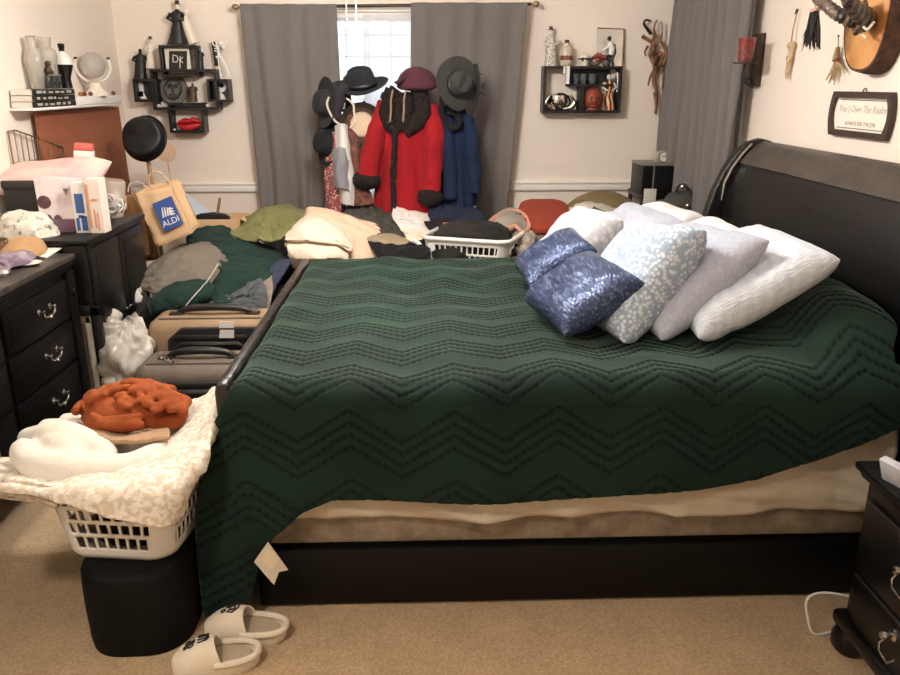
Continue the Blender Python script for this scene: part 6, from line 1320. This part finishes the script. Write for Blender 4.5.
# sconce on right wall
XW = XR
sc_ = thing('candle_sconce', 'black wooden wall sconce with red glass candle cup right of curtain', 'sconce', at(757, 60, X=XW)); t0_, t1_ = at(759, 34, X=XW), at(756, 86, X=XW)
ys, yw = at(764, 60, X=XW-.0).y, at(753, 60, X=XW-.02).y
b = B(); b.bx(XW-.024, XW-.001, min(ys, yw), max(ys, yw), t1_.z, t0_.z, .004); obj('backboard', b, mat('sconce_wood', '3b2c23', .7, bump=.4, bs=50), sc_)
gc2 = at(746, 52, X=XW-.13); zg0 = at(746, 62, X=XW-.13).z; zg1 = at(746, 38, X=XW-.13).z; Ms = Matrix.Translation((XW-.13, gc2.y, zg0))
b = B(); hh = zg1-zg0; b.lathe([(0, 0), (.030, 0), (.040, hh), (.037, hh), (.034, .006), (0, .006)], 24, Ms); obj('glass_cup', b, mat('red_crackle_glass', '5c1214', .2, col2='84261f', vs=60, bump=.6, bs=120, coat=.5), sc_)
b = B(); b.lathe([(0, -.006), (.055, -.006), (.055, 0), (0, 0)], 24, Ms); ym = (ys+yw)/2
b.tube([cr([Vector((XW-.13, gc2.y, zg0-.004)), Vector((XW-.135, gc2.y, zg0-.05)), Vector((XW-.10, gc2.y*.5+ym*.5, zg0-.085)), Vector((XW-.05, ym, zg0-.07)), Vector((XW-.02, ym, zg0-.085))], k/18) for k in range(19)], .004, 8)
b.tube([(XW-.085, gc2.y*.4+ym*.6, zg0-.085), (XW-.05, ym, zg0-.10), (XW-.02, ym, zg0-.11)], .005, 8); obj('iron_arm', b, pla('1f1b19', .5), sc_)
XH = XW-.02
b = B()
pts = lambda L, X=XH: [at(x, y, X=X) for x, y in L]
gd = thing('doll_charm', 'slim pale bottle shaped charm hanging on a thin stick, right wall', 'wall hanging', at(789, 40, X=XH))
b.tube(pts([(797, 12), (793, 30), (791, 44)]), .0028, 6); obj('stick', b, FCOL['gold'], gd)
b = B(); b.tube(pts([(797.5, 9), (796, 14)]), .006, 8); obj('dark_tip', b, FCOL['black'], gd)
b = B(); L_ = pts([(792, 42), (791.5, 46), (790.5, 52), (790, 57), (788.5, 66), (787, 74), (786.5, 79)]); b.tube([cr(L_, k/24) for k in range(25)], [r for r in (.010, .014, .017, .019, .020, .018, .014, .010, .009, .010, .011, .012, .012, .012, .012, .011, .011, .010, .010, .009, .008, .007, .006, .005, .003)], 12); obj('gourd_body', b, mat('pale_gourd', 'd9c4a2', .6, col2='b5916b', vs=30), gd)
b = B(); L_ = pts([(790, 56), (789, 60)]); b.tube(L_, .013, 10); obj('wrapped_cord', b, FCOL['rust'], gd)
db = thing('dried_bundle', 'little dried corn husk bundle hanging above the framed sign', 'wall hanging', at(836, 60, X=XH))
b = B(); b.tube(pts([(838.5, 35), (838, 48)]), .002, 6); b.ball(at(838.5, 36, X=XH), .005, u=8, v=6); obj('hanger', b, FCOL['gold'], db)
b = B(); b.tube(pts([(838, 47), (836.5, 58), (835.5, 62)]), [.008, .014, .010], 10)
for e in ((826, 80), (829, 83), (834, 85), (840, 76), (845, 73), (833, 80)): b.tube(pts([(836, 60), ((836+e[0])/2+1, (60+e[1])/2), e]), [.006, .006, .002], 6)
obj('husks', b, mat('husk', 'b9a076', .8, col2='9a7d58', vs=20), db)
b = B(); b.tube([at(838.5, 59.5, X=XH-.006), at(833.5, 60.5, X=XH-.006)], .006, 8); obj('tie', b, FCOL['rust'], db)
# wood slab with horns
hs = thing('horn_mount', 'round wood slab with bark edge carrying dark ringed horns, top right', 'horn mount', at(866, 20, X=XW))
fa, fb = at(846, 20, X=XW-.07).y, at(887, 20, X=XW-.07).y; KY = (fa-fb)/2/.172/.95
ctr = Vector((XW-.03, (fa+fb)/2, at(866, 72, X=XW-.07).z+.185))
def slabr(a): return .172*(1+.03*math.sin(2*a+1)+.02*math.sin(5*a))
def slab(z0, z1, k0, k1):
    b = B(); n = 56; vs = []
    for x, k in ((z0, k0), ((z0+z1)/2, (k0+k1)/2*1.02), (z1, k1)):
        for i in range(n): a = 2*PI*i/n; r = slabr(a)*k; vs.append(Vector((x, ctr.y+r*KY*math.cos(a), ctr.z+r*1.12*math.sin(a))))
    b.raw(vs, [[l*n+i, l*n+(i+1) % n, (l+1)*n+(i+1) % n, (l+1)*n+i] for l in range(2) for i in range(n)]+[list(range(n)), list(range(2*n, 3*n))]); return b
obj('bark', slab(XW-.002, XW-.07, 1.05, 1.0), mat('bark', '5a4030', .9, col2='3c2a20', vs=30, bump=.9, bs=60), hs, angle=50)
WD = mat('pale_slab_wood', 'd39a60', .55, col2='b97a42', tex='wave', vs=2.2, vd=7, lo=.3, hi=.7, bump=.1, bs=60)
obj('wood_face', slab(XW-.069, XW-.0725, .93, .93), WD, hs, angle=50)
def horn(pts, r0, r1, par, seed):
    P_ = [Vector(p) for p in pts]; n = 90; b = B()
    b.tube([cr(P_, k/(n-1)) for k in range(n)], [(r0+(r1-r0)*k/(n-1))*(1+.10*math.sin(k*1.15)) for k in range(n)], 14); return obj('horn', b, mat('dark_horn%d' % seed, '2d2420', .4, col2='6b5848', tex='wave', vs=9, vd=2, lo=.6, hi=.9), par)
xs = XW-.08
hb0 = at(866, 20, X=xs-.02)
horn([hb0, at(852, 20, X=xs-.07), at(838, 14, X=xs-.11), at(825, 4, X=xs-.12), at(816, -4, X=xs-.10), at(812, -22, X=xs-.06)], .027, .014, hs, 1)
horn([hb0+Vector((0, -.01, .0)), at(858, 12, X=xs-.10), at(850, 2, X=xs-.17), at(846, -10, X=xs-.2), at(850, -30, X=xs-.2)], .029, .014, hs, 2)
b = B(); b.ball(hb0+Vector((-.01, -.01, .0)), (.035, .04, .04), f=lambda v: v*(1+.25*nz(v, 3, 2))); b.tube([hb0+Vector((-.03, .03, -.0)), hb0+Vector((-.04, -.02, -.04)), hb0+Vector((-.03, -.06, .0)), hb0+Vector((-.03, -.03, .05)), hb0+Vector((-.03, .03, .04))], .012, 8); obj('horn_base', b, mat('horn_base_fur', '3a2b22', .8, col2='7a6350', vs=40, bump=.8, bs=70), hs)
b = B(); b.tube(pts([(863, 26), (867, 30), (871, 26), (874, 22)], xs-.05), .0045, 8); b.tube(pts([(858, 28), (862, 34), (866, 38)], xs-.04), .004, 8); obj('bone_pieces', b, FCOL['bone'], hs)
tl = thing('hair_tassel', 'black hair tassel hanging from the horn left of the wood slab', 'tassel', at(814, 14, X=xs-.1)); random.seed(11); b = B()
for k in range(70):
    a = at(814+random.uniform(-3.5, 4.5), 11+random.uniform(0, 3), X=xs-.10+random.uniform(-.02, .02)); e = at(811+random.uniform(-10, 10), random.uniform(36, 52), X=xs-.10+random.uniform(-.03, .03)); b.tube([a, a.lerp(e, .5)+Vector((0, random.uniform(-.006, .006), -.004)), e], [.004, .0045, .0008], 5)
obj('hair', b, mat('black_hair', '17130f', .7), tl, angle=180)
b = B(); b.tube(pts([(812, 11), (818, 10)], xs-.10), .010, 8); b.tube(pts([(815, 10), (815, 2)], xs-.10), .003, 6); obj('tie', b, FCOL['pink'], tl)
# framed sign: hung flat on the right wall
c4 = [at(833.5, 91, X=XW-.015), at(895.5, 92.5, X=XW-.015), at(887, 141.5, X=XW-.015), at(828.5, 134, X=XW-.015)]
ya_, yb2 = (c4[0].y+c4[3].y)/2, (c4[1].y+c4[2].y)/2; za_, zb2 = (c4[0].z+c4[1].z)/2, (c4[2].z+c4[3].z)/2
sg = thing('framed_sign', 'dark framed white lettered sign on wall above the headboard', 'sign', (XW, (ya_+yb2)/2, zb2))
cy_, cz_ = (ya_+yb2)/2, (za_+zb2)/2; hy, hz = (ya_-yb2)/2, (za_-zb2)/2
def bow(k, x): # outline with bowed short sides, seen from the room (left = far)
    o = []
    for s, rng in ((1, range(0, 13)), (-1, range(12, -1, -1))):
        for q in rng: v = -1+2*q/12; o.append(Vector((x, cy_+s*(hy-k+.018*(1-v*v)-.012), cz_+v*(hz-k))))
    return o
def sheet(b, L, x1): b.prism(L, (x1, 0, 0))
b = B(); o1, i1 = bow(0, XW-.022), bow(.022, XW-.022); n = len(o1)
vs = o1+i1+[p+Vector((.020, 0, 0)) for p in o1]+[p+Vector((.020, 0, 0)) for p in i1]
b.raw(vs, [[i, (i+1) % n, n+(i+1) % n, n+i] for i in range(n)]+[[2*n+i, 3*n+i, 3*n+(i+1) % n, 2*n+(i+1) % n] for i in range(n)]+[[i, 2*n+i, 2*n+(i+1) % n, (i+1) % n] for i in range(n)]+[[n+i, n+(i+1) % n, 3*n+(i+1) % n, 3*n+i] for i in range(n)])
obj('frame', b, mat('dark_brown_frame', '3f3028', .55, bump=.3, bs=60), sg, angle=50)
b = B(); b.prism(bow(.021, XW-.008), (.006, 0, 0)); bd = obj('board', b, pla('f3e9dc', .6), sg, smooth=False)
Mt = Matrix.Translation((XW-.0085, cy_, cz_)) @ Matrix(((0, 0, -1), (-1, 0, 0), (0, 1, 0))).to_4x4()
obj('script_lettering', text_b('You | Own The Realm', Mt @ Matrix.Translation((0, .018, 0)), (.036), shear=.25, ext=.0004), pla('b9ab9b'), bd, smooth=False)
obj('small_lettering', text_b('ALWAYS DID THE JOB', Mt @ Matrix.Translation((0, -.034, 0)), .021, ext=.0004), pla('9a8b7b'), bd, smooth=False)
b = B()
for z in (hz-.030, -(hz-.030)): b.bx(XW-.0095, XW-.008, cy_-hy+.05, cy_+hy-.05, cz_+z-.0016, cz_+z+.0016)
obj('printed_rule', b, pla('6d6153'), bd, smooth=False)
b = B(); b.tube([Vector((XW-.006, cy_+.012*math.cos(a), za_+.012*math.sin(a))) for a in [PI*k/10 for k in range(11)]], .0022, 6); obj('hanging_loop', b, SILVER, sg)
